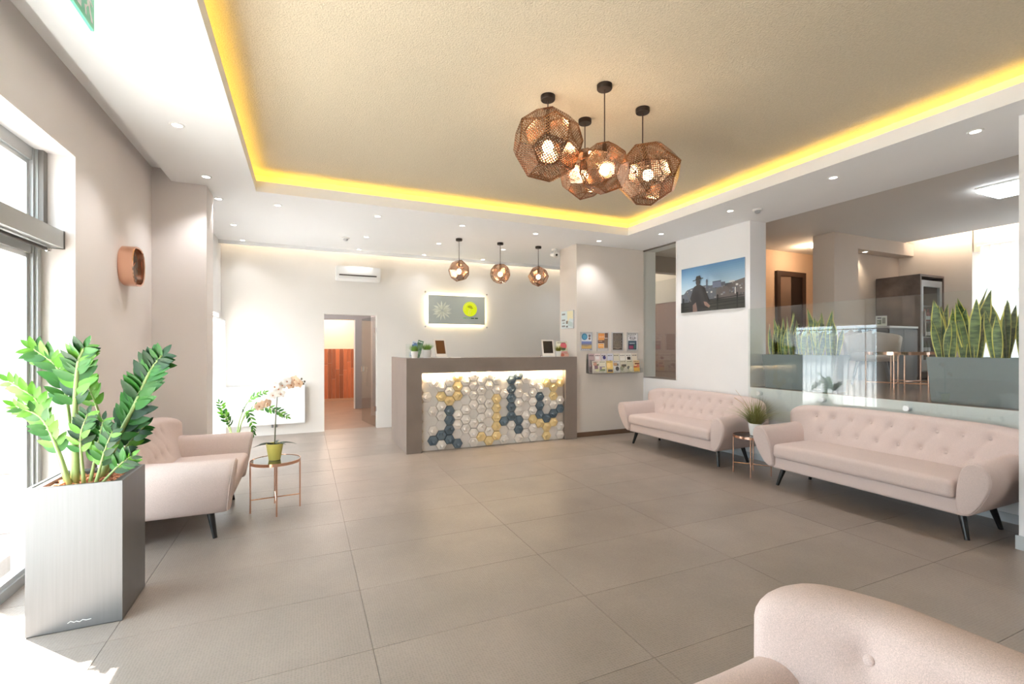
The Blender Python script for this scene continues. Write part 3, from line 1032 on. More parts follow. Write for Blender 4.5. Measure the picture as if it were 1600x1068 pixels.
for q, (n, r1, r2, cc) in enumerate(((13, 0.08, 0.20, (214, 220, 208)), (15, 0.04, 0.17, (222, 227, 214)), (11, 0.02, 0.12, (210, 216, 200)))):
    for k in range(n):
        a = 2 * pi * (k + 0.5 * (q % 2)) / n + 0.2
        d, s = (cos(a), sin(a)), (-sin(a), cos(a))
        wv = 0.017
        P = [(r1 * 0.5, 0), ((r1 + r2) / 2, wv), (r2, 0), ((r1 + r2) / 2, -wv)]
        lot.append(([(-0.30 + d[0] * u + s[0] * v, 0.255 + (d[1] * u + s[1] * v) * 0.95) for u, v in P], tuple(min(255, c + (k % 2) * 12) for c in cc)))
art('lotus', lot, sg, loc=(0, -0.0625, 0))
lime = mat('lime_lit', (212, 232, 24), 0.4)
e = lime.node_tree.nodes['Principled BSDF']
e.inputs['Emission Color'].default_value = lin((232, 250, 20))
e.inputs['Emission Strength'].default_value = 0.28
MB().lathe([(0.001, 0), (0.142, 0), (0.142, 0.006), (0.001, 0.006)], 40).build('emblem_disc', lime, sg, loc=(0.255, -0.0622, 0.30), rot=(pi / 2, 0, 0))
dk, lt_ = (188, 196, 30), (250, 255, 120)
em = [(disc(0.255, 0.31, 0.115, 0.118, 30, 0.2, 3.6) + disc(0.255, 0.31, 0.10, 0.102, 30, 3.6, 0.2), lt_),
      (disc(0.25, 0.345, 0.05, 0.026, 20), dk), (disc(0.285, 0.318, 0.034, 0.014, 16), dk),
      ([(0.215, 0.19), (0.232, 0.19), (0.236, 0.26), (0.27, 0.305), (0.26, 0.312), (0.222, 0.27)], lt_),
      ([(0.25, 0.19), (0.262, 0.19), (0.262, 0.255), (0.292, 0.255), (0.292, 0.264), (0.25, 0.264)], lt_)]
art('emblem', em, sg, loc=(0, -0.0685, 0))
r = random.Random(2)
art('lettering', words(0.12, 0.27, 0.115, 0.02, (126, 190, 130), r) + words(0.275, 0.42, 0.112, 0.024, (40, 84, 56), r), sg, loc=(0, -0.0625, 0))

ac = thing('air_conditioner', 'white wall air conditioner above the doorway', 'air conditioner', (0.86, 8.69, 2.615))
prof = [(0, 0.0), (-0.12, 0.0), (-0.175, 0.03), (-0.2, 0.08), (-0.205, 0.20), (-0.19, 0.24), (0, 0.245)]
MB().prism(prof, -0.37, 0.37, 'x').build('casing', WHITEP, ac, bevel=0.008)
MB().box(-0.32, 0.30, -0.207, -0.197, 0.072, 0.092).build('vent_slot', mat('vent_dark', (70, 60, 54), 0.6), ac)
MB().prism([(-0.13, -0.004), (-0.178, 0.028), (-0.197, 0.065), (-0.203, 0.066), (-0.186, 0.024), (-0.135, -0.01)], -0.33, 0.33, 'x').build('louver', WHITEP, ac)
rd = thing('radiator', 'flat white panel radiator low on the back wall left of the doorway', 'radiator', (-0.585, 8.688, 0.19))
MB().box(-0.59, 0.59, -0.10, -0.03, 0, 0.63).build('panel', mat('radiator_white', (244, 245, 246), 0.35), rd, bevel=0.006)
for sx in (-0.4, 0.4):
    MB().box(sx - 0.03, sx + 0.03, -0.03, 0, 0.1, 0.55).build('bracket', WHITEP, rd)
for sx in (0.10, 0.16):
    MB().tube([(sx, -0.065, 0.0), (sx, -0.065, -0.055)], 0.016, 12).build('valve', mat('valve_grey', (130, 132, 134), 0.3, 0.8), rd)

# ---------------------------------------------------------------- pendants
def pendant_facets():
    tt = 1.839286755
    pts = []
    base = (1.0, 1 / tt, tt)
    even = ((0, 1, 2), (1, 2, 0), (2, 0, 1))
    odd = ((0, 2, 1), (2, 1, 0), (1, 0, 2))
    for sgn in range(8):
        sv = [1 if sgn >> b & 1 else -1 for b in range(3)]
        plus = sum(s > 0 for s in sv)
        for perms, want in ((even, 0), (odd, 1)):
            if plus % 2 == want:
                for p in perms:
                    pts.append(Vector([sv[i] * base[p[i]] for i in range(3)]))
    def hull(P):
        bm = bmesh.new()
        for p in P:
            bm.verts.new(p)
        bmesh.ops.convex_hull(bm, input=bm.verts[:])
        bmesh.ops.dissolve_limit(bm, angle_limit=0.01, verts=bm.verts[:], edges=bm.edges[:])
        bm.normal_update()
        return bm
    h = hull(pts)
    dual = [f.normal / f.calc_center_median().dot(f.normal) for f in h.faces]
    h.free()
    d2 = hull(dual)
    R = max(v.co.length for v in d2.verts)
    F = [[v.co / R for v in f.verts] for f in d2.faces]
    d2.free()
    return F


FAC = []
for f in pendant_facets():
    c = sum(f, Vector()) / len(f)
    n = (f[1] - f[0]).cross(f[2] - f[0]).normalized()
    if n.dot(c) < 0:
        n = -n
        f = f[::-1]
    ux = (f[0] - c).normalized()
    uy = n.cross(ux)
    o = MB()
    bm = o.bm
    uvl = bm.loops.layers.uv.new('UVMap')
    V = [bm.verts.new(c + (p - c) * 0.985) for p in f]
    Wv = [bm.verts.new(c + (p - c) * 0.965 - n * 0.05) for p in f]
    fc = bm.faces.new(V)
    for l in fc.loops:
        dd = l.vert.co - c
        l[uvl].uv = (dd.dot(ux), dd.dot(uy))
    for k in range(len(V)):
        q = bm.faces.new((V[(k + 1) % len(V)], V[k], Wv[k], Wv[(k + 1) % len(V)]))
        q.material_index = 1
    FAC.append(o.mesh('facet', [PERF, COPPER2]))
BULB = mat('warm_bulb', (255, 214, 160), emit=26)
bulb_me = MB().sphere((0, 0, 0), 0.047, (1, 1, 1.1), 16, 10).mesh('bulb', BULB, smooth='all')


def pendant(label, x, y, zc, zg, r, rot, group, cap=0.055, power=17, ox=0.0, oy=0.0):
    """canopy on the ceiling at zc, globe centre zg"""
    t = thing('pendant_lamp', label, 'pendant lamp', (x, y, zc), 0, group)
    MB().lathe([(cap, 0), (cap, -0.028), (cap - 0.004, -0.034), (0.001, -0.034)], 28).build('canopy', DARKMET, t, smooth=True)
    g = Vector((ox, oy, zg - zc))
    top = Vector((0, 0, g.z + r * 0.9))
    MB().tube([(0, 0, -0.03), (0, 0, top.z)], 0.0045, 8).build('cord', mat('brown_cord', (70, 50, 42), 0.6), t)
    MB().tube([top, g + Vector((0, 0, 0.06))], [0.016, 0.02], 12).build('socket', DARKMET, t)
    sh = bpy.data.objects.new('shade', None)
    sh.empty_display_size = 0.1
    link(sh, t, g, rot)
    for me in FAC:
        inst('facet', me, sh, sc=(r, r, r))
    inst('bulb', bulb_me, t, g - Vector((0, 0, 0.01)), sc=(0.62 + r,) * 3)
    lamp('bulb_light', g, power, (1, 0.80, 0.58), 0.05, t)
    return t


G1 = 'large copper pendants under the gold ceiling'
pendant('largest faceted copper pendant, left of the cluster of four', 1.685, 3.125, 3.36, 2.985, 0.285, (0.3, 0.5, 0.2), G1)
pendant('small faceted copper pendant on the longest cord in the middle of the cluster', 1.99, 2.827, 3.36, 2.755, 0.195, (0.9, 0.2, 1.1), G1)
pendant('large faceted copper pendant hanging lowest at the right of the cluster', 2.466, 2.985, 3.36, 2.84, 0.265, (1.3, 0.7, 0.4), G1, ox=0.035, oy=-0.02)
pendant('rear faceted copper pendant half hidden behind the middle one', 2.144, 3.325, 3.36, 2.905, 0.215, (0.2, 1.4, 2.0), G1, ox=-0.01)
G2 = 'small copper pendants above the counter'
for k, (x, nm) in enumerate(((2.18, 'left'), (2.869, 'middle'), (3.554, 'right'))):
    pendant('%s of the three faceted copper pendants in a row above the counter' % nm, x, 6.925, 3.13, 2.635, 0.175, (0.4 + k, 0.8 * k, 0.3), G2, cap=0.05, power=4)


# ================================================================ SOFAS
def sm(t):
    t = min(1, max(0, t))
    return t * t * (3 - 2 * t)


def back_inner(x, z, L):
    e = L - abs(x)
    k = sm(1 - e / 0.30)
    return (0.095 + (z - 0.43) * 0.42) * (1 - k) + 0.125 * k


def buttons_for(L):
    top = int((L * 2 - 0.5) / 0.177 + 0.8)
    B = [((k - (top - 1) / 2) * 0.177, 0.708) for k in range(top)]
    B += [((k - (top - 2) / 2) * 0.177, 0.548) for k in range(top - 1)]
    return B


def make_sofa(label, L, loc, rotz, group):
    t = thing('sofa', label, 'sofa', loc, rotz, group)
    Bt = buttons_for(L)
    top_b = [b for b in Bt if b[1] > 0.6]
    low_b = [b for b in Bt if b[1] < 0.6]
    creases = [(a, b) for a in top_b for b in low_b if abs(a[0] - b[0]) < 0.1]
    def tuft(x, z):
        d = 0
        for bx, bz in Bt:
            q = (x - bx) ** 2 + (z - bz) ** 2
            if q < 0.02:
                d += 0.021 * math.exp(-q / (2 * 0.024 ** 2)) + 0.008 * math.exp(-q / (2 * 0.05 ** 2))
        for (ax, az), (bx, bz) in creases:
            if min(ax, bx) - 0.05 < x < max(ax, bx) + 0.05 and bz - 0.05 < z < az + 0.05:
                vx, vz = bx - ax, bz - az
                tt = min(1, max(0, ((x - ax) * vx + (z - az) * vz) / (vx * vx + vz * vz)))
                q = (x - ax - vx * tt) ** 2 + (z - az - vz * tt) ** 2
                d += 0.0045 * math.exp(-q / (2 * 0.012 ** 2))
        return d
    # backrest shell
    n = int(2 * L / 0.014)
    rings = []
    us = [-1 + 2 * i / n for i in range(n + 1)]
    extra = [1 - 0.0005, 1 - 0.002, 1 - 0.005]
    us = sorted(set(us + extra + [-q for q in extra]))
    for s in us:
        x = s * L
        e = L - abs(x)
        top = 0.832 - 0.03 * s * s - 0.055 * max(0, 1 - e / 0.15) ** 2.2
        cap = sqrt(max(0, 1 - max(0, 1 - e / 0.075) ** 2))
        cap = max(cap, 0.015)
        wing = 0.13 * sm(1 - e / 0.30)
        pts = []
        zb = 0.225
        for k in range(30):
            z = zb + (top - 0.055 - zb) * k / 29
            pts.append([back_inner(x, z, L) + tuft(x, z), z, 1])
        yi = back_inner(x, top - 0.055, L)
        yo = 0.425 - wing * 0.55
        for k in range(1, 8):
            a = pi * k / 8
            pts.append([(yi + yo) / 2 - cos(a) * (yo - yi) / 2, top - 0.055 + 0.055 * sin(a), 0])
        for k in range(10):
            z = top - 0.055 + (zb - top + 0.055) * k / 9
            yk = yo - 0.03 * sm((0.5 - z) / 0.3) - 0.0 * k
            pts.append([yk, z, 0])
        cy = sum(p[0] for p in pts) / len(pts)
        cz = sum(p[1] for p in pts) / len(pts)
        ring = []
        for y, z, _ in pts:
            # taper the end towards the middle of the wall thickness
            yc = (back_inner(x, min(z, top - 0.055), L) + yo) / 2
            y2 = yc + (y - yc) * cap
            z2 = cz + (z - cz) * (0.9 + 0.1 * cap)
            ring.append((x * (0.83 + 0.17 * sm((z - 0.2) / 0.33)), y2, z2))
        rings.append(ring)
    MB().loft(rings).build('backrest', FABRIC, t, smooth='all')
    # arms
    prof = [(-0.238, 0.26), (-0.225, 0.40), (-0.195, 0.53), (-0.155, 0.602), (-0.10, 0.622), (-0.045, 0.598), (-0.012, 0.53), (-0.022, 0.44), (-0.07, 0.33), (-0.125, 0.245), (-0.175, 0.203), (-0.225, 0.21)]
    pr = catmull([(a, 0, b) for a, b in prof], 4, True)
    cx = sum(p.x for p in pr) / len(pr)
    cz = sum(p.z for p in pr) / len(pr)
    for sgn in (-1, 1):
        rings = []
        y0, y1 = -0.43, 0.36
        stops = [y0 + 0.06 * (1 - cos(pi / 2 * k / 7)) for k in range(8)] + [y0 + 0.06 + (y1 - y0 - 0.06) * k / 8 for k in range(1, 9)]
        for y in stops:
            d = (y - y0) / 0.06
            f = 0.80 + 0.20 * sqrt(max(0, 1 - max(0, 1 - d) ** 2)) if d < 1 else 1
            rise = 0.018 * sm((y - 0.0) / 0.3)
            ring = []
            for p in pr:
                x = cx + (p.x - cx) * f
                z = cz + (p.z - cz) * (f * 0.5 + 0.5)
                ring.append((sgn * (L + x), y - 0.15 * (z - 0.4) * (1 - sm((y - y0) / 0.6)), z + rise * (z > 0.4)))
            rings.append(ring)
        MB().loft(rings).build('arm', FABRIC, t, smooth='all')
        # seam piping round the arm front
        ring = [(sgn * (L + cx + (p.x - cx) * 0.93), y0 + 0.016 - 0.15 * (p.z - 0.4), cz + (p.z - cz) * 0.97) for p in pr]
        MB().tube(ring + [ring[0]], 0.0035, 6).build('piping', FABRIC, t, smooth='all')
    # rail and seat cushion
    def pad(x0, x1, y0, y1, z0, z1, r, dome):
        rings = []
        nx = 40
        xs_ = [x0 + r * (1 - cos(pi / 2 * k / 5)) for k in range(5)] + [x0 + r + (x1 - x0 - 2 * r) * k / nx for k in range(nx + 1)] + [x1 - r * (1 - cos(pi / 2 * (4 - k) / 5)) for k in range(5)]
        for xx in xs_:
            e = min(xx - x0, x1 - xx)
            sh = r * (1 - sqrt(max(0, 1 - max(0, 1 - e / r) ** 2)))
            a0, a1, c0, c1 = y0 + sh, y1 - sh, z0 + sh, z1 - sh
            rr_ = max(r - sh, 0.004)
            u = 2 * (xx - x0) / (x1 - x0) - 1
            dm = dome * (1 - u ** 4)
            ring = []
            for (px, pz, q0) in ((a1 - rr_, c0 + rr_, -pi / 2), (a1 - rr_, c1 - rr_, 0), (a0 + rr_, c1 - rr_, pi / 2), (a0 + rr_, c0 + rr_, pi)):
                for k in range(6):
                    a = q0 + pi / 2 * k / 5
                    ring.append((xx, px + rr_ * cos(a), pz + rr_ * sin(a) + (dm if pz > (z0 + z1) / 2 else 0)))
                if q0 == 0:
                    for k in range(1, 6):
                        v = k / 6
                        ring.append((xx, (a1 - rr_) * (1 - v) + (a0 + rr_) * v, c1 + dm * (1 + 0.5 * sin(pi * v))))
            rings.append(ring)
        return MB().loft(rings)
    pad(-(L - 0.19), L - 0.19, -0.375, 0.395, 0.19, 0.318, 0.025, 0).build('base_rail', FABRIC, t, smooth='all')
    pad(-(L - 0.235), L - 0.235, -0.435, 0.17, 0.312, 0.452, 0.045, 0.012).build('seat_cushion', FABRIC, t, smooth='all')
    for sx in (-1, 1):
        for yt, yb in ((-0.26, -0.30), (0.19, 0.225)):
            MB().tube([(sx * (L - 0.255), yt, 0.20), (sx * (L - 0.205), yb, 0.0)], [0.027, 0.016], 14).build('leg', BLACKLEG, t, smooth=True)
    bme = MB().sphere((0, 0, 0), 0.0135, (1, 0.55, 1), 14, 8).mesh('button', FABRIC, smooth='all')
    for bx, bz in Bt:
        y = back_inner(bx, bz, L) + tuft(bx, bz)
        inst('button', bme, t, (bx * (0.83 + 0.17 * sm((bz - 0.2) / 0.33)), y - 0.004, bz), (radians(-22), 0, 0))
    return t


SG = 'rose tufted sofas'
sa = make_sofa('rose tufted three-seat sofa under the glass balustrade on the right', 0.98, (4.875, 2.605, 0), RW, SG)
dup(sa, (4.88, 4.965, 0), RW + radians(2), 'rose tufted three-seat sofa against the wall below the picture', SG)
dup(sa, (1.0, -0.03, 0), RW, 'rose tufted sofa in the bottom right foreground, cut by the frame', SG)
make_sofa('rose tufted two-seat sofa on the left beside the tall silver planter', 0.70, (-0.925, 4.68, 0), pi / 2, SG)


# ---------------------------------------------------------------- copper side tables
def side_table(label, x, y, h, r, rotz, group, topm):
    t = thing('side_table', label, 'table', (x, y, 0), rotz, group)
    MB().lathe([(r - 0.004, h - 0.012), (r - 0.004, h - 0.004), (0.001, h - 0.004), (0.001, h - 0.012)], 48).build('mirror_top', topm, t)
    MB().lathe([(r, h - 0.026), (r, h), (r - 0.005, h), (r - 0.005, h - 0.026), (r, h - 0.026)], 48).build('rim', COPPER, t, smooth=True)
    for k in range(4):
        a = pi / 2 * k
        p = ((r - 0.006) * cos(a), (r - 0.006) * sin(a))
        MB().tube([(p[0], p[1], 0), (p[0], p[1], h - 0.02)], 0.0065, 10).build('leg', COPPER, t, smooth=True)
    for k in range(2):
        a = pi / 2 * k
        MB().tube([((r - 0.01) * cos(a), (r - 0.01) * sin(a), 0.115), (-(r - 0.01) * cos(a), -(r - 0.01) * sin(a), 0.115)], 0.005, 8).build('stretcher', COPPER, t, smooth=True)
    return t


MIRROR = mat('smoked_mirror', (120, 124, 124), 0.06, 0.9)
DMIRROR = mat('dark_mirror', (74, 62, 56), 0.08, 0.8)
side_table('round copper side table with mirror top carrying the orchid', -0.237, 4.693, 0.455, 0.205, radians(5), 'copper side tables', MIRROR)
side_table('round copper side table with dark top between the two right sofas', 4.70, 3.79, 0.45, 0.20, radians(35), 'copper side tables', DMIRROR)


# ---------------------------------------------------------------- plants
def leaf_mesh(name, m, wd=0.36, fold=0.10, curl=0.08, n=7):
    """unit-length leaf along +y, facing +z"""
    bm = bmesh.new()
    rows = []
    for k in range(n + 1):
        tt = k / n
        wk = wd * (sin(pi * min(1, tt ** 0.8)) ** 0.75) * 0.5 if 0 < tt < 1 else 0.006
        z = -curl * tt * tt
        rows.append([bm.verts.new((-wk, tt, z + fold * wk * 1.6)), bm.verts.new((0, tt, z)), bm.verts.new((wk, tt, z + fold * wk * 1.6))])
    for a, b in zip(rows[:-1], rows[1:]):
        bm.faces.new((a[0], a[1], b[1], b[0]))
        bm.faces.new((a[1], a[2], b[2], b[1]))
    me = bpy.data.meshes.new(name)
    bm.to_mesh(me)
    bm.free()
    me.materials.append(m)
    for p in me.polygons:
        p.use_smooth = True
    return me


def place_leaf(me, parent, p, d, nrm, ln, name='leaf'):
    y = Vector(d).normalized()
    z = Vector(nrm)
    z = (z - y * z.dot(y)).normalized()
    x = y.cross(z)
    R = Matrix((x, y, z)).transposed()
    return inst(name, me, parent, p, R.to_euler(), (ln, ln, ln))


LEAF_A = leaf_mesh('leaf', leafmat('zz_leaf_green', (44, 104, 30)), 0.40)
LEAF_B = leaf_mesh('leaf', leafmat('zz_leaf_bright', (92, 150, 40)), 0.40)
LEAF_C = leaf_mesh('leaf', leafmat('zz_leaf_dark', (26, 66, 26)), 0.42)
STEM = mat('zz_stem', (150, 172, 104), 0.45, var=0.1, vscale=12)


def zz_stem(t, pts, r0, r1, t0, nleaf, ln, side, rnd, meshes):
    path = catmull(pts, 6)
    m = len(path)
    MB().tube(path, [r0 + (r1 - r0) * (i / (m - 1)) ** 0.7 for i in range(m)], 10).build('stem', STEM, t, smooth='all')
    for k in range(nleaf):
        tt = t0 + (1 - t0) * (k + 0.5) / nleaf
        i = min(m - 2, int(tt * (m - 1)))
        fr = tt * (m - 1) - i
        p = path[i].lerp(path[i + 1], fr)
        tg = (path[i + 1] - path[i]).normalized()
        sv = (Vector(side) - tg * Vector(side).dot(tg)).normalized()
        up = tg.cross(sv)
        if up.y > 0:
            up = -up
        sz = ln * (0.75 + 0.5 * sin(pi * min(1, tt * 0.95))) * rnd.uniform(0.85, 1.1)
        for sgn in (-1, 1):
            d = sv * sgn * rnd.uniform(0.7, 1.0) + tg * rnd.uniform(0.55, 0.85) + up * rnd.uniform(-0.1, 0.45)
            place_leaf(rnd.choice(meshes), t, p, d, up + tg * -0.25 + Vector((rnd.uniform(-.3, .3), rnd.uniform(-.3, .1), rnd.uniform(0, .4))), sz)
    place_leaf(rnd.choice(meshes), t, path[-1], path[-1] - path[-3], (0, -1, 0.4), ln * 0.8)


# tall silver planter with its plant
PX0, PX1, PY0, PY1, PH = -1.278, -0.889, 3.122, 3.512, 0.748
SILV = mat('brushed_silver', (132, 133, 135), 0.42, 0.8, var=0.03, vscale=4, stretch=(30, 30, 0.6))
pl = thing('tall_planter', 'tall square silver planter by the entrance glazing', 'planter', ((PX0 + PX1) / 2, (PY0 + PY1) / 2, 0))
hw = (PX1 - PX0) / 2
MB().loft([[(-s, -s, z), (s, -s, z), (s, s, z), (-s, s, z)] for s, z in ((hw - 0.004, 0), (hw, 0.006), (hw, PH), (hw - 0.014, PH), (hw - 0.014, PH - 0.06), (0.01, PH - 0.06))]).build('body', SILV, pl)
MB().ring(-hw + 0.045, hw - 0.045, -hw + 0.045, hw - 0.045, -hw + 0.015, hw - 0.015, -hw + 0.015, hw - 0.015, PH - 0.03, PH - 0.006).build('liner', mat('dark_liner', (70, 68, 68), 0.5), pl)
o = MB()
rr = random.Random(5)
for _ in range(420):
    q = 0.009 * rr.uniform(0.7, 1.3)
    g = bmesh.ops.create_icosphere(o.bm, subdivisions=1, radius=q)
    off = Vector((rr.uniform(-1, 1) * (hw - 0.055), rr.uniform(-1, 1) * (hw - 0.055), PH - 0.028 + rr.uniform(-0.004, 0.008)))
    for v in g['verts']:
        v.co = v.co + off
pb = o.build('clay_pebbles', mat('clay_pebble', (196, 132, 98), 0.85, var=0.3, vscale=80), pl, smooth='all')
pb['kind'] = 'stuff'
MB().box(-hw + 0.045, hw - 0.045, -hw + 0.045, hw - 0.045, PH - 0.058, PH - 0.03).build('soil', mat('clay_bed', (150, 98, 72), 0.9), pl)
MB().tube([(0.0, 0, 0.012), (0.012, 0, 0.02), (0.026, 0, 0.012), (0.035, 0, 0.016), (0.048, 0, 0.010), (0.06, 0, 0.018), (0.075, 0, 0.013), (0.095, 0, 0.015)], 0.0018, 6).build('script_mark', WHITEP, pl, loc=(-0.03, -hw - 0.0015, 0.028))
zp = thing('zz_plant', 'large glossy green feather-leaved plant growing in the tall silver planter', 'plant', ((PX0 + PX1) / 2, (PY0 + PY1) / 2, PH - 0.03))
org = Vector(zp.location)
STEMS = {
    'A': ([(-1.133, 3.27, 0.72), (-1.136, 3.27, 1.082), (-1.123, 3.27, 1.36), (-1.089, 3.25, 1.458)], 0.020, 0.45, 9, 0.085),
    'B': ([(-1.056, 3.36, 0.72), (-0.975, 3.36, 0.939), (-0.899, 3.36, 1.124), (-0.828, 3.36, 1.314), (-0.765, 3.34, 1.41)], 0.019, 0.28, 14, 0.095),
    'C': ([(-1.185, 3.32, 0.72), (-1.235, 3.32, 0.918), (-1.278, 3.32, 1.059), (-1.315, 3.32, 1.182), (-1.421, 3.32, 1.281)], 0.014, 0.5, 7, 0.075),
    'D': ([(-1.151, 3.25, 0.72), (-1.197, 3.25, 0.905), (-1.257, 3.24, 1.084), (-1.351, 3.22, 1.159)], 0.014, 0.35, 8, 0.07),
    'E': ([(-1.188, 3.40, 0.72), (-1.201, 3.40, 1.031), (-1.253, 3.41, 1.328), (-1.367, 3.42, 1.454)], 0.013, 0.5, 8, 0.085),
    'F': ([(-1.07, 3.42, 0.72), (-1.077, 3.42, 1.045), (-1.132, 3.43, 1.247), (-1.159, 3.43, 1.428)], 0.010, 0.5, 7, 0.075),
    'G': ([(-1.006, 3.22, 0.72), (-0.928, 3.20, 0.812), (-0.868, 3.18, 0.864)], 0.009, 0.35, 5, 0.065),
    'H': ([(-1.054, 3.40, 0.72), (-0.95, 3.41, 0.883), (-0.868, 3.42, 0.991)], 0.011, 0.35, 6, 0.075),
    'I': ([(-1.066, 3.25, 0.72), (-1.034, 3.25, 0.914), (-1.008, 3.25, 1.06)], 0.010, 0.3, 7, 0.06),
    'J': ([(-1.031, 3.22, 0.72), (-0.993, 3.21, 0.884), (-0.954, 3.20, 1.004)], 0.010, 0.3, 6, 0.06),
    'K': ([(-1.088, 3.24, 0.72), (-1.101, 3.24, 0.971), (-1.069, 3.23, 1.10)], 0.010, 0.35, 6, 0.06)}
rr = random.Random(9)
for kk, (pts, r0, t0, nl, ln) in STEMS.items():
    ms = {'A': [LEAF_A, LEAF_B, LEAF_C], 'B': [LEAF_A, LEAF_C, LEAF_A], 'C': [LEAF_B], 'D': [LEAF_A, LEAF_B], 'E': [LEAF_B, LEAF_A], 'F': [LEAF_B]}.get(kk, [LEAF_A, LEAF_C, LEAF_B])  # window-side stems get brighter greens, daylight put into the leaf colour
    zz_stem(zp, [Vector(p) - org for p in pts], r0, r0 * 0.3, t0 * 0.85, int(nl * 1.55), ln * 1.08, (1, -0.25, 0.1), rr, ms)

# second zz plant on the floor behind the left sofa
z2 = thing('zz_plant', 'arching green plant in a white pot on the floor behind the left sofa', 'plant', (-0.84, 7.2, 0))
MB().lathe([(0.085, 0), (0.125, 0.22), (0.115, 0.22), (0.11, 0.19), (0.001, 0.19)], 28).build('pot', CERAM, z2, smooth=True)
rr = random.Random(4)
for pts, nl in (([(0, 0, 0.19), (0.05, 0, 0.5), (0.16, 0, 0.74), (0.34, 0, 0.84)], 9), ([(0.02, 0.02, 0.19), (0.08, 0, 0.48), (0.24, -0.03, 0.64), (0.46, -0.05, 0.60), (0.62, -0.05, 0.50)], 12),
                ([(0, -0.02, 0.19), (0.07, -0.04, 0.45), (0.14, -0.06, 0.60), (0.20, -0.08, 0.42), (0.21, -0.08, 0.30)], 9), ([(-0.02, 0, 0.19), (-0.12, 0.02, 0.5), (-0.2, 0.1, 0.72)], 7), ([(-0.03, -0.02, 0.19), (-0.06, -0.1, 0.45), (-0.10, -0.22, 0.6)], 7)):
    zz_stem(z2, pts, 0.010, 0.003, 0.4, nl, 0.075, (0.3, 0.6, 0.8), rr, [LEAF_A, LEAF_B])
MB().tube([(-0.03, 0.02, 0.19), (-0.07, 0.02, 0.6), (-0.10, 0.02, 0.72), (-0.13, 0.02, 0.9)], 0.0025, 6).build('twig', mat('pale_twig', (206, 196, 190), 0.7), z2)

# orchid
oc = thing('orchid', 'white orchid in a lime yellow pot on the left side table', 'plant', (-0.245, 4.68, 0.455))
MB().lathe([(0.048, 0), (0.068, 0.125), (0.070, 0.145), (0.062, 0.145), (0.06, 0.12), (0.001, 0.12)], 32).build('pot', mat('lime_pot', (222, 212, 112), 0.3), oc, smooth=True)
MB().lathe([(0.001, 0.118), (0.06, 0.118), (0.05, 0.13), (0.001, 0.134)], 20).build('bark', SOIL, oc)
OST = mat('orchid_stem', (110, 112, 86), 0.5)
path = catmull([(0.0, 0, 0.12), (0.008, 0, 0.35), (0.018, 0, 0.50), (0.03, 0, 0.61), (0.085, -0.01, 0.69), (0.18, -0.02, 0.705), (0.235, -0.02, 0.69)], 6)
MB().tube(path, [0.0055 - 0.0035 * i / len(path) for i in range(len(path))], 8).build('stem', OST, oc, smooth='all')
p2 = catmull([(0.012, 0, 0.42), (-0.02, 0, 0.46), (-0.07, -0.01, 0.50), (-0.115, -0.02, 0.495)], 5)
MB().tube(p2, 0.003, 7).build('stem', OST, oc, smooth='all')
ol = leaf_mesh('leaf', mat('orchid_leaf', (54, 72, 52), 0.3), 0.26, 0.3, 0.35)
for d, ln in (((-1, 0.1, 0.25), 0.17), ((-0.8, -0.4, 0.5), 0.13), ((1, 0.1, 0.3), 0.17), ((0.7, -0.6, 0.4), 0.12), ((0.3, 0.9, 0.5), 0.12)):
    place_leaf(ol, oc, (0, 0, 0.13), d, (0, 0, 1), ln)
PET = mat('orchid_petal', (248, 240, 232), 0.6)
PETP = mat('peach_petal', (240, 206, 176), 0.6)
LIP = mat('orchid_lip', (214, 150, 110), 0.5)


def flower_mesh(pm):
    o = MB()
    bm = o.bm
    for k in range(5):
        a = pi / 2 + 2 * pi * k / 5
        wv = 0.021 if k in (1, 4) else 0.014
        d, s = Vector((cos(a), 0, sin(a))), Vector((-sin(a), 0, cos(a)))
        prev = None
        for q in range(5):
            tt = q / 4
            ww = wv * sin(pi * (0.12 + 0.88 * tt) * 0.95) + 0.001
            c = d * (0.036 * tt) + Vector((0, -0.006 * sin(pi * tt) - 0.0004 * k, 0))
            cur = (bm.verts.new(c - s * ww), bm.verts.new(c + s * ww))
            if prev:
                bm.faces.new((prev[0], prev[1], cur[1], cur[0]))
            prev = cur
    o.sphere((0, -0.008, -0.004), 0.006, (1, 1.3, 0.9), 8, 6, mi=1)
    return o.mesh('flower', [pm, LIP], smooth='all')


FW, FP = flower_mesh(PET), flower_mesh(PETP)
rr = random.Random(6)
for i, (x, z) in enumerate(((-0.01, 0.58), (0.03, 0.63), (0.005, 0.655), (0.06, 0.665), (0.05, 0.59), (0.10, 0.70), (0.13, 0.665), (0.165, 0.71), (0.195, 0.675), (-0.09, 0.50), (-0.06, 0.51), (-0.12, 0.485))):
    inst('flower', FP if i in (6, 7, 8, 9, 10, 11) else FW, oc, (x, -0.02 - 0.008 * (i % 3), z), (rr.uniform(-.3, .3), rr.uniform(-.4, .4), rr.uniform(-.7, .5)), (1.15,) * 3)
bud = MB().sphere((0, 0, 0), 0.008, (1, 1, 1.3), 10, 8).mesh('bud', mat('orchid_bud', (96, 84, 66), 0.5), smooth='all')
for x, z in ((0.22, 0.715), (0.245, 0.69), (0.215, 0.685), (0.235, 0.67)):
    inst('bud', bud, oc, (x, -0.02, z))

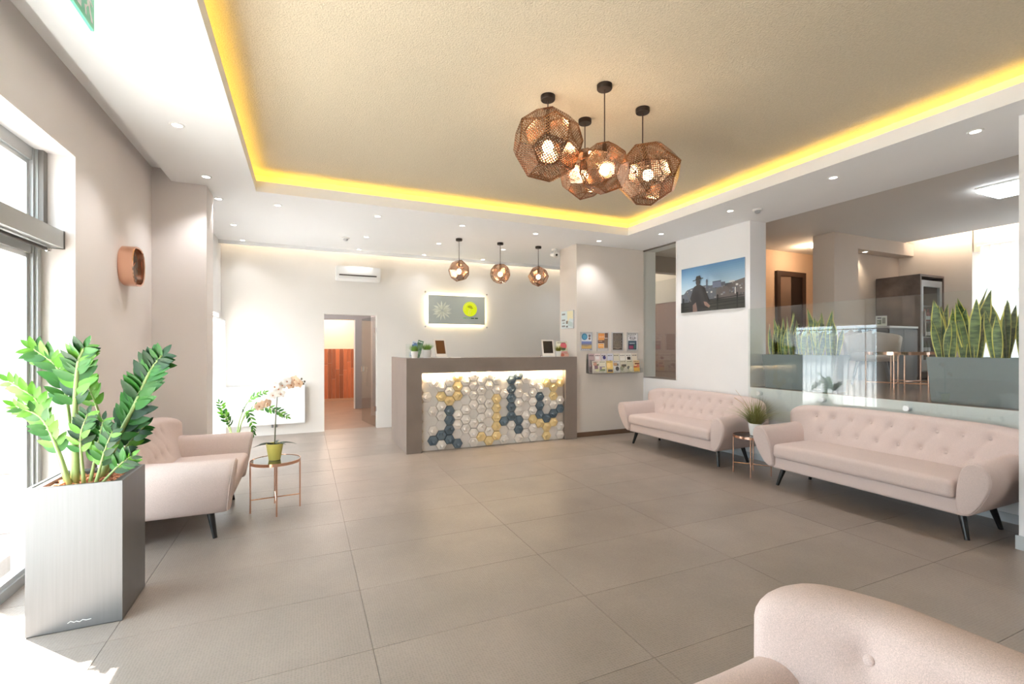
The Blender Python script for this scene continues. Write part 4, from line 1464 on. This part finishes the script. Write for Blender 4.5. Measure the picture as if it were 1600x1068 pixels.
# grass plant on the right side table
gp = pot_grass('potted_grass', 'tall arching grass in a white pot on the right copper table', (4.735, 3.77, 0.45), 0.078, 0.135, 0.37, 330, 0.27, CERAM, GRASSD, None, 0.85, 0.0042)
plume = MB().tube([(0.0, 0, 0.12), (-0.06, 0.05, 0.32), (-0.15, 0.16, 0.42)], [0.0015, 0.0015, 0.006], 6).build('plume', mat('dry_plume', (206, 178, 150), 0.8), gp)
MB().tube([(0.0, 0, 0.12), (-0.04, 0.12, 0.38), (-0.06, 0.22, 0.5)], 0.0018, 6).build('plume', mat('dry_plume', (206, 178, 150), 0.8), gp)

# ---------------------------------------------------------------- snake plants in troughs behind the glass
SNG = leafmat('snake_leaf', (54, 84, 46), (118, 142, 84))
SNY = mat('snake_edge', (214, 206, 96), 0.4)


def snake_leaf(h, wd, rnd):
    bm = bmesh.new()
    n = 14
    tw = rnd.uniform(-0.7, 0.7)
    lx, ly = rnd.uniform(-0.12, 0.12) * h, rnd.uniform(-0.04, 0.04) * h
    rows = []
    for k in range(n + 1):
        tt = k / n
        ww = wd * (0.55 + 0.45 * sin(pi * min(1, tt * 1.15) * 0.85)) * (1 if tt < 0.62 else max(0.02, cos((tt - 0.62) / 0.38 * pi / 2) ** 0.8)) * 0.5
        a = tw * tt
        c = Vector((lx * tt * tt, ly * tt * tt, h * tt))
        s = Vector((cos(a), sin(a), 0))
        nn = Vector((-sin(a), cos(a), 0))
        e = min(ww * 0.3, 0.009)
        rows.append([bm.verts.new(c + s * u - nn * (0.25 * (abs(u) ** 2) / max(wd, 1e-3) * 2 - 0.004)) for u in (-ww, -ww + e, 0, ww - e, ww)])
    for a, b in zip(rows[:-1], rows[1:]):
        for k in range(4):
            bm.faces.new((a[k], a[k + 1], b[k + 1], b[k])).material_index = 1 if k in (0, 3) else 0
    me = bpy.data.meshes.new('leaf')
    bm.to_mesh(me)
    bm.free()
    me.materials.append(SNG)
    me.materials.append(SNY)
    for p in me.polygons:
        p.use_smooth = True
    return me


rr = random.Random(12)
SNL = [snake_leaf(rr.uniform(0.46, 0.66), rr.uniform(0.075, 0.11), rr) for _ in range(12)]
SLATE = mat('slate_planter', (128, 138, 142), 0.28)


def trough(label, plabel, y0, y1, x0, x1, seeds, small=False):
    h = 0.428
    t = thing('trough_planter', label, 'planter', ((x0 + x1) / 2, (y0 + y1) / 2, MZ + 0.004), RW, 'slate trough planters behind the balustrade')
    a, b = (y1 - y0) / 2, (x1 - x0) / 2
    def R(s, z):
        return [(-a * s[0], -b * s[1], z), (a * s[0], -b * s[1], z), (a * s[0], b * s[1], z), (-a * s[0], b * s[1], z)]
    MB().loft([R((0.93, 0.84), 0), R((1, 1), h), R((0.975, 0.93), h), R((0.96, 0.9), h - 0.05), R((0.01, 0.01), h - 0.05)]).build('body', SLATE, t, bevel=0.004)
    MB().box(-a * 0.955, a * 0.955, -b * 0.89, b * 0.89, h - 0.05, h - 0.03).build('soil', SOIL, t)
    MB().tube([(0.0, 0, 0.0), (0.02, 0, 0.006), (0.04, 0, 0.0), (0.06, 0, 0.005), (0.085, 0, 0.002)], 0.0022, 6).build('script_mark', WHITEP, t, loc=(a * 0.45, -b * 0.855, 0.025))
    p = thing('snake_plant', plabel, 'plant', ((x0 + x1) / 2, (y0 + y1) / 2, MZ + 0.004 + h - 0.03), RW, 'snake plants in slate troughs')
    r = random.Random(seeds)
    cl = [-a * 0.80, -a * 0.38, a * 0.05, a * 0.5, a * 0.85] if not small else [-a * 0.86, -a * 0.55, -a * 0.25, a * 0.08, a * 0.4, a * 0.75]
    for cx in cl:
        for k in range(r.randint(9, 11) if not small else 8):
            f = r.uniform(0.7, 1.02) * (0.92 if small else 1.04)
            an = r.uniform(0, 2 * pi)
            rad = r.uniform(0.01, 0.07)
            lean = r.uniform(0.02, 0.20)
            inst('leaf', SNL[r.randrange(len(SNL))], p, (cx + rad * cos(an), rad * 0.8 * sin(an), 0), (-lean * sin(an) * 0.8, lean * cos(an) * 1.0, r.uniform(-0.9, 0.9)), (f, f, f))
    return t


trough('slate grey trough planter on the lounge edge at the far right', 'dense yellow-edged snake plants in the right trough', 1.62, 2.50, 5.48, 5.78, 3)
trough('slate grey trough planter on the lounge edge by the picture wall', 'pale snake plants in the left trough behind the reflections', 3.35, 4.27, 5.48, 5.76, 8, True)

# ================================================================ GLASS BALUSTRADE
gb = thing('glass_balustrade', 'clear glass balustrade clamped to the half wall behind the right sofa', 'balustrade', (5.335, 2.95, 0.55))
for y0, y1 in ((0.004, 1.40), (-1.345, -0.004)):
    MB().box(-0.006, 0.006, y0, y1, 0, 1.408).build('pane', BALUS, gb, bevel=0.0015)
for y in (1.246, 0.444, -0.364, -1.17):
    for z in (0.315, 0.126):
        MB().tube([(0.034, y, z), (-0.010, y, z), (-0.020, y, z)], [0.029, 0.029, 0.026], 20).build('standoff', mat('brushed_steel', (222, 224, 224), 0.35, 0.7), gb, smooth=True)

# ---------------------------------------------------------------- picture, wall clock, posters, brochure rack
pc = thing('picture', 'unframed print of a seated figure on railings before a hillside city', 'picture', (5.369, 4.9965, 1.987), RW)
MB().box(-0.572, 0.572, -0.012, 0, 0, 0.672).build('backing', mat('print_edge', (220, 220, 220), 0.6), pc)
it = []
for k in range(14):
    z0, z1 = 0.27 + 0.402 * k / 14, 0.27 + 0.402 * (k + 1) / 14
    f = k / 13
    c = tuple(int(a + (b - a) * f) for a, b in zip((196, 216, 222), (96, 144, 188)))
    it.append((rect(-0.572, 0.572, z0, z1), c))
it.append((rect(-0.572, 0.572, 0, 0.28), (84, 90, 92)))
hill = [(-0.572, 0.24), (-0.45, 0.34), (-0.3, 0.37), (-0.1, 0.375), (0.0, 0.36), (0.12, 0.37), (0.25, 0.36), (0.4, 0.36), (0.572, 0.385), (0.572, 0.12), (-0.572, 0.12)]
it.append((hill, (98, 104, 112)))
it.append(([(0.1, 0.3), (0.3, 0.35), (0.42, 0.375), (0.572, 0.40), (0.572, 0.15), (0.1, 0.15)], (104, 98, 96)))
r = random.Random(31)
for k in range(60):
    x, z = r.uniform(-0.5, 0.55), r.uniform(0.16, 0.35)
    wv, hv = r.uniform(0.01, 0.04), r.uniform(0.01, 0.028)
    q = r.choice(((126, 130, 138), (88, 92, 98), (150, 150, 150), (110, 116, 126), (70, 76, 78), (196, 196, 194)))
    it.append((rect(x, min(x + wv, 0.57), z, z + hv), q))
it += [(rect(-0.08, -0.05, 0.33, 0.43), (96, 104, 120)), (disc(-0.065, 0.43, 0.018, 0.03), (92, 100, 116)), (rect(0.04, 0.19, 0.32, 0.41), (112, 122, 144)), (rect(0.04, 0.19, 0.40, 0.412), (86, 94, 112)),
       (rect(0.19, 0.26, 0.33, 0.385), (92, 98, 108)), (rect(0.33, 0.42, 0.365, 0.385), (206, 204, 200)), (rect(0.42, 0.435, 0.2, 0.29), (210, 210, 206))]
it.append((rect(-0.572, 0.572, 0.0, 0.15), (58, 60, 56)))
for z in (0.16, 0.10, 0.055):
    it.append(([(-0.572, z - 0.03), (0.572, z + 0.01), (0.572, z + 0.02), (-0.572, z - 0.018)], (34, 36, 36)))
for x in (0.13, 0.46, -0.52):
    it.append((rect(x - 0.012, x + 0.012, 0, 0.19), (36, 38, 38)))
    it.append((disc(x, 0.2, 0.016, 0.02), (36, 38, 38)))
# generic seated figure with a wide-brimmed hat
FG, FH = (52, 52, 54), (72, 70, 70)
it += [(disc(-0.23, 0.435, 0.042, 0.052), FH), ([(-0.33, 0.458), (-0.13, 0.478), (-0.13, 0.49), (-0.33, 0.47)], (58, 60, 60)), ([(-0.28, 0.466), (-0.17, 0.476), (-0.19, 0.53), (-0.26, 0.525)], (58, 60, 60)),
       ([(-0.34, 0.30), (-0.31, 0.37), (-0.25, 0.395), (-0.2, 0.395), (-0.14, 0.37), (-0.10, 0.29), (-0.06, 0.20), (-0.04, 0.10), (-0.10, 0.0), (-0.42, 0.0), (-0.40, 0.16)], FG),
       ([(-0.14, 0.36), (-0.10, 0.34), (-0.04, 0.2), (0.0, 0.13), (-0.05, 0.1), (-0.12, 0.22)], (44, 44, 46)),
       ([(-0.33, 0.10), (-0.27, 0.14), (-0.25, 0.06), (-0.24, 0.0), (-0.33, 0.0)], (136, 112, 104)), ([(-0.12, 0.14), (-0.07, 0.13), (0.0, 0.07), (-0.02, 0.04), (-0.10, 0.08)], (140, 114, 104)),
       ([(-0.47, 0.32), (-0.455, 0.33), (-0.36, 0.16), (-0.375, 0.15)], (110, 108, 104))]
art('print', it, pc, loc=(0, -0.0125, 0), rough=0.35)

ck = thing('wall_clock', 'copper ringed wall clock with dark face on the left wall', 'clock', (-1.39, 4.92, 2.14), pi / 2)


def squircle(r, y, n=48, e=2.6):
    out = []
    for k in range(n):
        a = 2 * pi * k / n
        c, s = cos(a), sin(a)
        out.append((r * math.copysign(abs(c) ** (2 / e), c), y, r * math.copysign(abs(s) ** (2 / e), s)))
    return out


MB().loft([squircle(0.155, 0), squircle(0.165, -0.01), squircle(0.165, -0.10), squircle(0.158, -0.105), squircle(0.150, -0.10), squircle(0.148, -0.05)], caps=False).build('case', COPPER, ck, smooth=True)
MB().loft([squircle(0.149, -0.045), squircle(0.149, -0.055)]).build('face', mat('clock_face', (98, 90, 84), 0.5), ck)
for a, ln, wv in ((0.9, 0.07, 0.006), (3.6, 0.105, 0.004)):
    MB().box(-wv, wv, -0.062, -0.058, -0.012, ln).build('hand', COPPER, ck, rot=(0, a, 0))
for k in range(12):
    MB().box(-0.003, 0.003, -0.058, -0.055, 0.115, 0.133).build('hour_mark', COPPER, ck, rot=(0, pi / 6 * k, 0))

FRM = mat('silver_snap_frame', (206, 204, 204), 0.3, 0.5)
r = random.Random(17)
PW, PHt = 0.232, 0.315
pd = {
    'blue disc poster above a coastal photo, first frame from the left': lambda: [(rect(-.1, .1, -.14, .14), (226, 230, 236)), (disc(-.035, .075, .055), (54, 132, 176)), (disc(-.035, .075, .04), (96, 166, 200)), (disc(.06, .09, .022), (120, 110, 116)), (disc(.06, .045, .02), (140, 104, 96)), (rect(-.1, .1, -.12, .0), (170, 150, 118)), (rect(-.1, .1, -.03, .0), (112, 132, 190)), (rect(-.1, .1, -.055, -.03), (120, 124, 160)), ([(-.1, -.12), (.1, -.12), (.1, -.06), (0, -.085), (-.1, -.07)], (206, 172, 110)), (rect(-.1, .1, -.14, -.12), (110, 120, 150))] + words(-.085, .08, -.137, .01, (240, 240, 240), r),
    'orange squares poster, second frame from the left': lambda: [(rect(-.1, .1, -.14, .14), (234, 226, 220)), (rect(-.09, .035, .02, .135), (240, 166, 96)), (rect(.04, .1, .06, .14), (112, 84, 70)), (rect(-.1, .1, -.03, .02), (120, 92, 78)), (rect(.03, .1, -.11, .05), (132, 110, 92)), (rect(-.09, .02, -.11, -.04), (244, 176, 92)), (rect(-.08, -.01, -.005, .01), (200, 170, 150))] + words(-.07, .02, .07, .012, (252, 236, 214), r) + words(-.07, .01, -.08, .012, (252, 240, 220), r) + words(-.085, .085, -.13, .01, (120, 110, 104), r),
    'dark chalkboard poster with pale text, third frame from the left': lambda: [(rect(-.1, .1, -.14, .14), (84, 74, 66))] + sum([words(-.085, .085, .11 - .024 * k, .011, (176, 164, 150), r) for k in range(10)], []) + [(disc(0, -.11, .05, .014), (140, 128, 116))],
    'white poster with a dark night photo, fourth frame from the left': lambda: [(rect(-.1, .1, -.14, .14), (236, 236, 238))] + words(-.09, .09, .12, .014, (110, 108, 116), r) + words(-.085, .06, .09, .014, (120, 116, 122), r) + words(-.06, .07, .055, .018, (60, 60, 70), r) + words(-.05, .06, .03, .012, (110, 108, 116), r) + [(rect(-.088, .088, -.135, .015), (48, 58, 84)), (rect(-.088, .088, -.04, .015), (70, 96, 112)), (rect(-.07, .02, -.12, -.07), (150, 66, 96)), (rect(.03, .075, -.12, -.05), (64, 112, 110)), (rect(-.06, .05, -.04, -.02), (166, 176, 184))]}
for k, (lb, fn) in enumerate(pd.items()):
    t = thing('poster_frame', lb + ' on the taupe wall', 'poster', ((4.203, 4.523, 4.818, 5.130)[k], 6.48, 1.552), 0, 'framed posters on the taupe wall')
    w2, h2 = PW / 2, PHt / 2
    for x0, x1, z0, z1 in ((-w2, -w2 + .016, -h2, h2), (w2 - .016, w2, -h2, h2), (-w2 + .016, w2 - .016, -h2, -h2 + .016), (-w2 + .016, w2 - .016, h2 - .016, h2)):
        MB().box(x0, x1, -0.014, 0, z0, z1).build('frame_bar', FRM, t, bevel=0.002)
    art('print', fn(), t, loc=(0, -0.004, 0))
MPt = thing('map_board', 'small pale map board on the white side of the poster block', 'poster', (4.02, 6.75, 1.915), RW)
MB().box(-0.2, 0.2, -0.018, 0, -0.15, 0.15).build('board', mat('board_edge', (206, 208, 208), 0.5), MPt)
art('print', [(rect(-.19, .19, -.14, .14), (212, 224, 226)), ([(0.0, .14), (.19, .14), (.19, -.0), (.08, .02), (.02, -.06)], (232, 224, 190)), ([(.05, -.02), (.19, -.06), (.19, -.13), (.02, -.1)], (190, 206, 204))]
    + [(rect(-.17, -.06, z, z + .028), (140, 140, 138)) for z in (.08, -.02, -.12)] + [(rect(-.03, .03, -.07, -.02), (128, 116, 104)), (rect(-.03, .03, -.13, -.1), (120, 120, 122)), (rect(-.15, -.07, -.06, -.045), (120, 122, 124))], MPt, loc=(0, -0.0185, 0))

rk = thing('brochure_rack', 'clear acrylic brochure rack mounted on the taupe wall below the posters', 'rack', (4.72, 6.48, 1.04))
ACR = glass('acrylic', (0.96, 0.97, 0.97))
MB().box(-0.52, 0.52, -0.004, 0, -0.01, 0.30).build('back_plate', ACR, rk)
MB().box(-0.52, 0.52, -0.155, -0.004, -0.012, -0.006).build('shelf', ACR, rk)
MB().box(-0.52, 0.52, -0.080, -0.077, -0.006, 0.10).build('divider', ACR, rk)
MB().box(-0.52, 0.52, -0.155, -0.152, -0.006, 0.07).build('front_lip', ACR, rk)
for sx in (-0.52, 0.517):
    MB().box(sx, sx + 0.003, -0.152, -0.004, -0.006, 0.22).build('end_plate', ACR, rk)
OL, BR, TN = (132, 140, 96), (110, 92, 78), (214, 196, 160)
FRONT = [((222, 210, 196), [(120, 130, 90), (196, 150, 130), (230, 226, 180), (130, 100, 110)], 'cream brochure with olive and purple pictures, first'), ((226, 220, 200), [(128, 146, 90), (150, 130, 150), (226, 220, 160)], 'cream brochure with green top, second'),
         ((232, 200, 120), [(240, 180, 70), (90, 70, 60), (246, 216, 150)], 'yellow brochure with dark band, third'), ((216, 212, 206), [(70, 66, 66), (120, 116, 112), (190, 150, 110)], 'black and white brochure, fourth'),
         ((206, 200, 180), [(120, 104, 84), (150, 150, 120), (90, 84, 70)], 'brown and grey patterned brochure, fifth'), ((204, 200, 176), [(130, 120, 90), (110, 110, 100), (226, 220, 190)], 'olive patterned brochure, sixth'),
         ((226, 196, 150), [(190, 84, 54), (120, 66, 46), (240, 190, 80), (206, 120, 90)], 'orange brochure with red fruit pictures, seventh')]
BACK = [((196, 170, 172), [(150, 96, 104), (150, 140, 140)], 'mauve brochure, first'), ((234, 216, 214), [(232, 190, 196), (240, 236, 236)], 'pale pink brochure, second'), ((214, 206, 210), [(72, 68, 128), (90, 70, 60)], 'brochure with purple disc, third'),
        ((214, 214, 226), [(128, 136, 190), (120, 80, 130)], 'brochure with lilac disc, fourth'), ((224, 216, 196), [(84, 84, 50), (236, 226, 210)], 'brochure with dark green strip, fifth'), ((238, 232, 222), [(120, 110, 104), (244, 240, 232)], 'near-white brochure, sixth'),
        ((240, 234, 226), [(70, 56, 50), (230, 220, 206)], 'white brochure with small dark stamp, seventh'), ((226, 214, 196), [(110, 60, 40), (206, 150, 90)], 'cream brochure with brown fruit, eighth')]
for k, (bg, cs, nm) in enumerate(FRONT):
    leaflet('brochure', nm + ' from left in the lower rack row', (4.24 + 0.0 + 0.066 + 0.1365 * k, 6.348, 1.036), (radians(-6), 0, 0), 0.128, 0.20, 40 + k, bg, cs, 'brochures in the wall rack')
for k, (bg, cs, nm) in enumerate(BACK):
    leaflet('brochure', nm + ' from left in the upper rack row', (4.22 + 0.062 + 0.1245 * k, 6.425, 1.036), (radians(-6), 0, 0), 0.116, 0.315, 70 + k, bg, cs, 'brochures in the wall rack')

# ================================================================ LOUNGE FURNITURE
STN = mat('dark_stone_laminate', (96, 82, 74), 0.45, var=0.35, vscale=5, detail=6)
cb = thing('fridge_cabinet', 'tall dark stone-look cabinet enclosing a glass door fridge in the lounge', 'cabinet', (8.946, 4.153, MZ))
MB().box(0, 0.035, 0.0, 0.63, 0, 1.69).build('side_panel', STN, cb)
MB().box(0.665, 0.70, 0.0, 0.63, 0, 1.69).build('side_panel', STN, cb)
MB().box(0.035, 0.665, 0.0, 0.63, 1.655, 1.69).build('top_panel', STN, cb)
MB().box(0.035, 0.665, 0.60, 0.63, 0, 1.655).build('back_panel', STN, cb)
fr = thing('display_fridge', 'silver framed glass door fridge inside the dark cabinet', 'fridge', (8.99, 4.16, MZ))
MB().box(0, 0.61, 0.05, 0.58, 0.02, 0.12).build('plinth', mat('fridge_black', (30, 30, 32), 0.4), fr)
MB().box(0, 0.61, 0.52, 0.58, 0.12, 1.60).build('back', mat('fridge_inner', (150, 156, 156), 0.4), fr)
for x0, x1 in ((0, 0.03), (0.58, 0.61)):
    MB().box(x0, x1, 0.05, 0.52, 0.12, 1.60).build('side', mat('fridge_black', (30, 30, 32), 0.4), fr)
df = MB().box(0.0, 0.61, 0.0, 0.04, 1.50, 1.60).build('door_frame', mat('fridge_silver', (176, 178, 178), 0.3, 0.6), fr)
for x0, x1, z0, z1 in ((0, 0.06, 0.14, 1.50), (0.55, 0.61, 0.14, 1.50), (0.06, 0.55, 0.14, 0.32)):
    MB().box(x0, x1, 0.0, 0.04, z0, z1).build('door_frame', mat('fridge_silver', (176, 178, 178), 0.3, 0.6), fr)
MB().box(0.06, 0.55, 0.015, 0.025, 0.32, 1.50).build('door_glass', DOORGL, fr)
MB().box(0.03, 0.05, -0.04, 0.0, 0.7, 1.1).build('handle', CHROME, fr, bevel=0.004)
for z in (0.42, 0.68, 0.94, 1.20):
    MB().box(0.04, 0.57, 0.08, 0.5, z, z + 0.01).build('shelf', mat('fridge_inner', (150, 156, 156), 0.4), fr)
rr = random.Random(8)
for z in (0.43, 0.69, 0.95):
    for k in range(5):
        t = thing('bottle', 'small drink bottle %s on the %s fridge shelf' % (('far left', 'left of centre', 'in the centre', 'right of centre', 'far right')[k], {0.43: 'bottom', 0.69: 'middle', 0.95: 'upper'}[z]), 'bottle', (9.07 + 0.105 * k, 4.30, MZ + z), 0, 'bottles in the fridge')
        c = rr.choice(((96, 70, 50), (60, 84, 60), (190, 190, 186), (150, 60, 50)))
        MB().lathe([(0.03, 0), (0.031, 0.12), (0.012, 0.17), (0.012, 0.21), (0.001, 0.21)], 14).build('body', mat('bottle_%d' % c[0], c, 0.15), t, smooth=True)
        MB().lathe([(0.032, 0.03), (0.032, 0.09)], 14).build('label_band', mat('bottle_band', (222, 220, 214), 0.5), t, smooth=True)
sbd = thing('sideboard', 'low dark sideboard with a pale worktop beside the fridge cabinet', 'sideboard', (8.50, 4.18, MZ))
MB().box(-0.38, 0.40, 0.0, 0.6, 0, 0.82).build('body', mat('graphite_front', (84, 86, 90), 0.5), sbd)
MB().box(-0.38, 0.40, -0.02, 0.6, 0.82, 0.85).build('worktop', mat('pale_worktop', (206, 206, 204), 0.4), sbd)
for k in range(2):
    MB().box(-0.37 + 0.385 * k, 0.005 + 0.385 * k, -0.016, 0.0, 0.05, 0.80).build('door', mat('graphite_front', (84, 86, 90), 0.5), sbd, bevel=0.002)
tc = thing('card_stand', 'small white sign card with dark print standing on the sideboard', 'sign', (8.18, 4.30, MZ + 0.85), RW + 0.5)
MB().box(-0.07, 0.07, -0.004, 0.004, 0, 0.16).build('card', mat('paper', (240, 238, 232), 0.7), tc)
MB().box(-0.07, 0.07, -0.03, 0.03, 0, 0.006).build('foot', ACR, tc)
art('print', [(rect(-.06, .06, .01, .15), (226, 226, 210)), (rect(-.05, .0, .03, .1), (92, 100, 70)), (rect(.01, .05, .04, .13), (120, 120, 104)), (rect(-.05, .0, .115, .135), (60, 60, 60))], tc, loc=(0, -0.0042, 0))


def tub_chair(label, x, y, rz):
    t = thing('tub_chair', label, 'chair', (x, y, MZ), rz, 'beige tub chairs in the lounge')
    BG = mat('beige_upholstery', (206, 196, 186), 0.85, var=0.03, vscale=40)
    rings = []
    for i in range(25):
        a = radians(-25 + 230 * i / 24)
        top = 0.76 - 0.10 * abs(i / 24 - 0.5) * 2 - 0.06 * max(0, abs(i / 12 - 1) - 0.8) * 5
        ring = []
        for rr_, z in ((0.25, 0.36), (0.285, top - 0.02), (0.305, top), (0.325, top - 0.02), (0.285, 0.33)):
            ring.append((rr_ * cos(a) * 1.05, rr_ * sin(a), z))
        rings.append(ring)
    MB().loft(rings).build('shell', BG, t, smooth='all')
    MB().lathe([(0.001, 0.33), (0.25, 0.33), (0.27, 0.38), (0.26, 0.43), (0.2, 0.45), (0.001, 0.452)], 28).build('seat', BG, t, smooth='all')
    for sx in (-1, 1):
        for sy in (-1, 1):
            MB().tube([(sx * 0.15, sy * 0.15, 0.34), (sx * 0.22, sy * 0.22, 0)], [0.02, 0.012], 10).build('leg', mat('blue_grey_leg', (96, 106, 118), 0.4), t, smooth=True)
    return t


tub_chair('beige tub chair with blue-grey legs behind the copper lounge tables', 7.33, 3.98, radians(-60))
tub_chair('beige tub chair further left, hidden by the curtain reflection', 6.75, 4.45, radians(-100))


def lounge_table(label, x, y, h, r, rz):
    t = thing('lounge_table', label, 'table', (x, y, MZ), rz, 'copper lounge tables')
    MB().lathe([(r, h - 0.035), (r, h), (0.001, h), (0.001, h - 0.008), (r - 0.006, h - 0.008), (r - 0.006, h - 0.035), (r, h - 0.035)], 40).build('top', COPPER, t, smooth=True)
    for k in range(4):
        a = pi / 2 * k
        p = ((r - 0.012) * cos(a), (r - 0.012) * sin(a))
        MB().tube([(p[0], p[1], 0), (p[0], p[1], h - 0.02)], 0.009, 10).build('leg', COPPER, t, smooth=True)
    for k in range(2):
        a = pi / 2 * k
        MB().tube([((r - 0.014) * cos(a), (r - 0.014) * sin(a), 0.1), (-(r - 0.014) * cos(a), -(r - 0.014) * sin(a), 0.1)], 0.007, 8).build('stretcher', COPPER, t)


lounge_table('round copper lounge table nearer the balustrade', 6.42, 3.22, 0.47, 0.30, 0.4)
lounge_table('round copper lounge table further back beside the tub chair', 6.98, 3.32, 0.47, 0.24, 0.1)
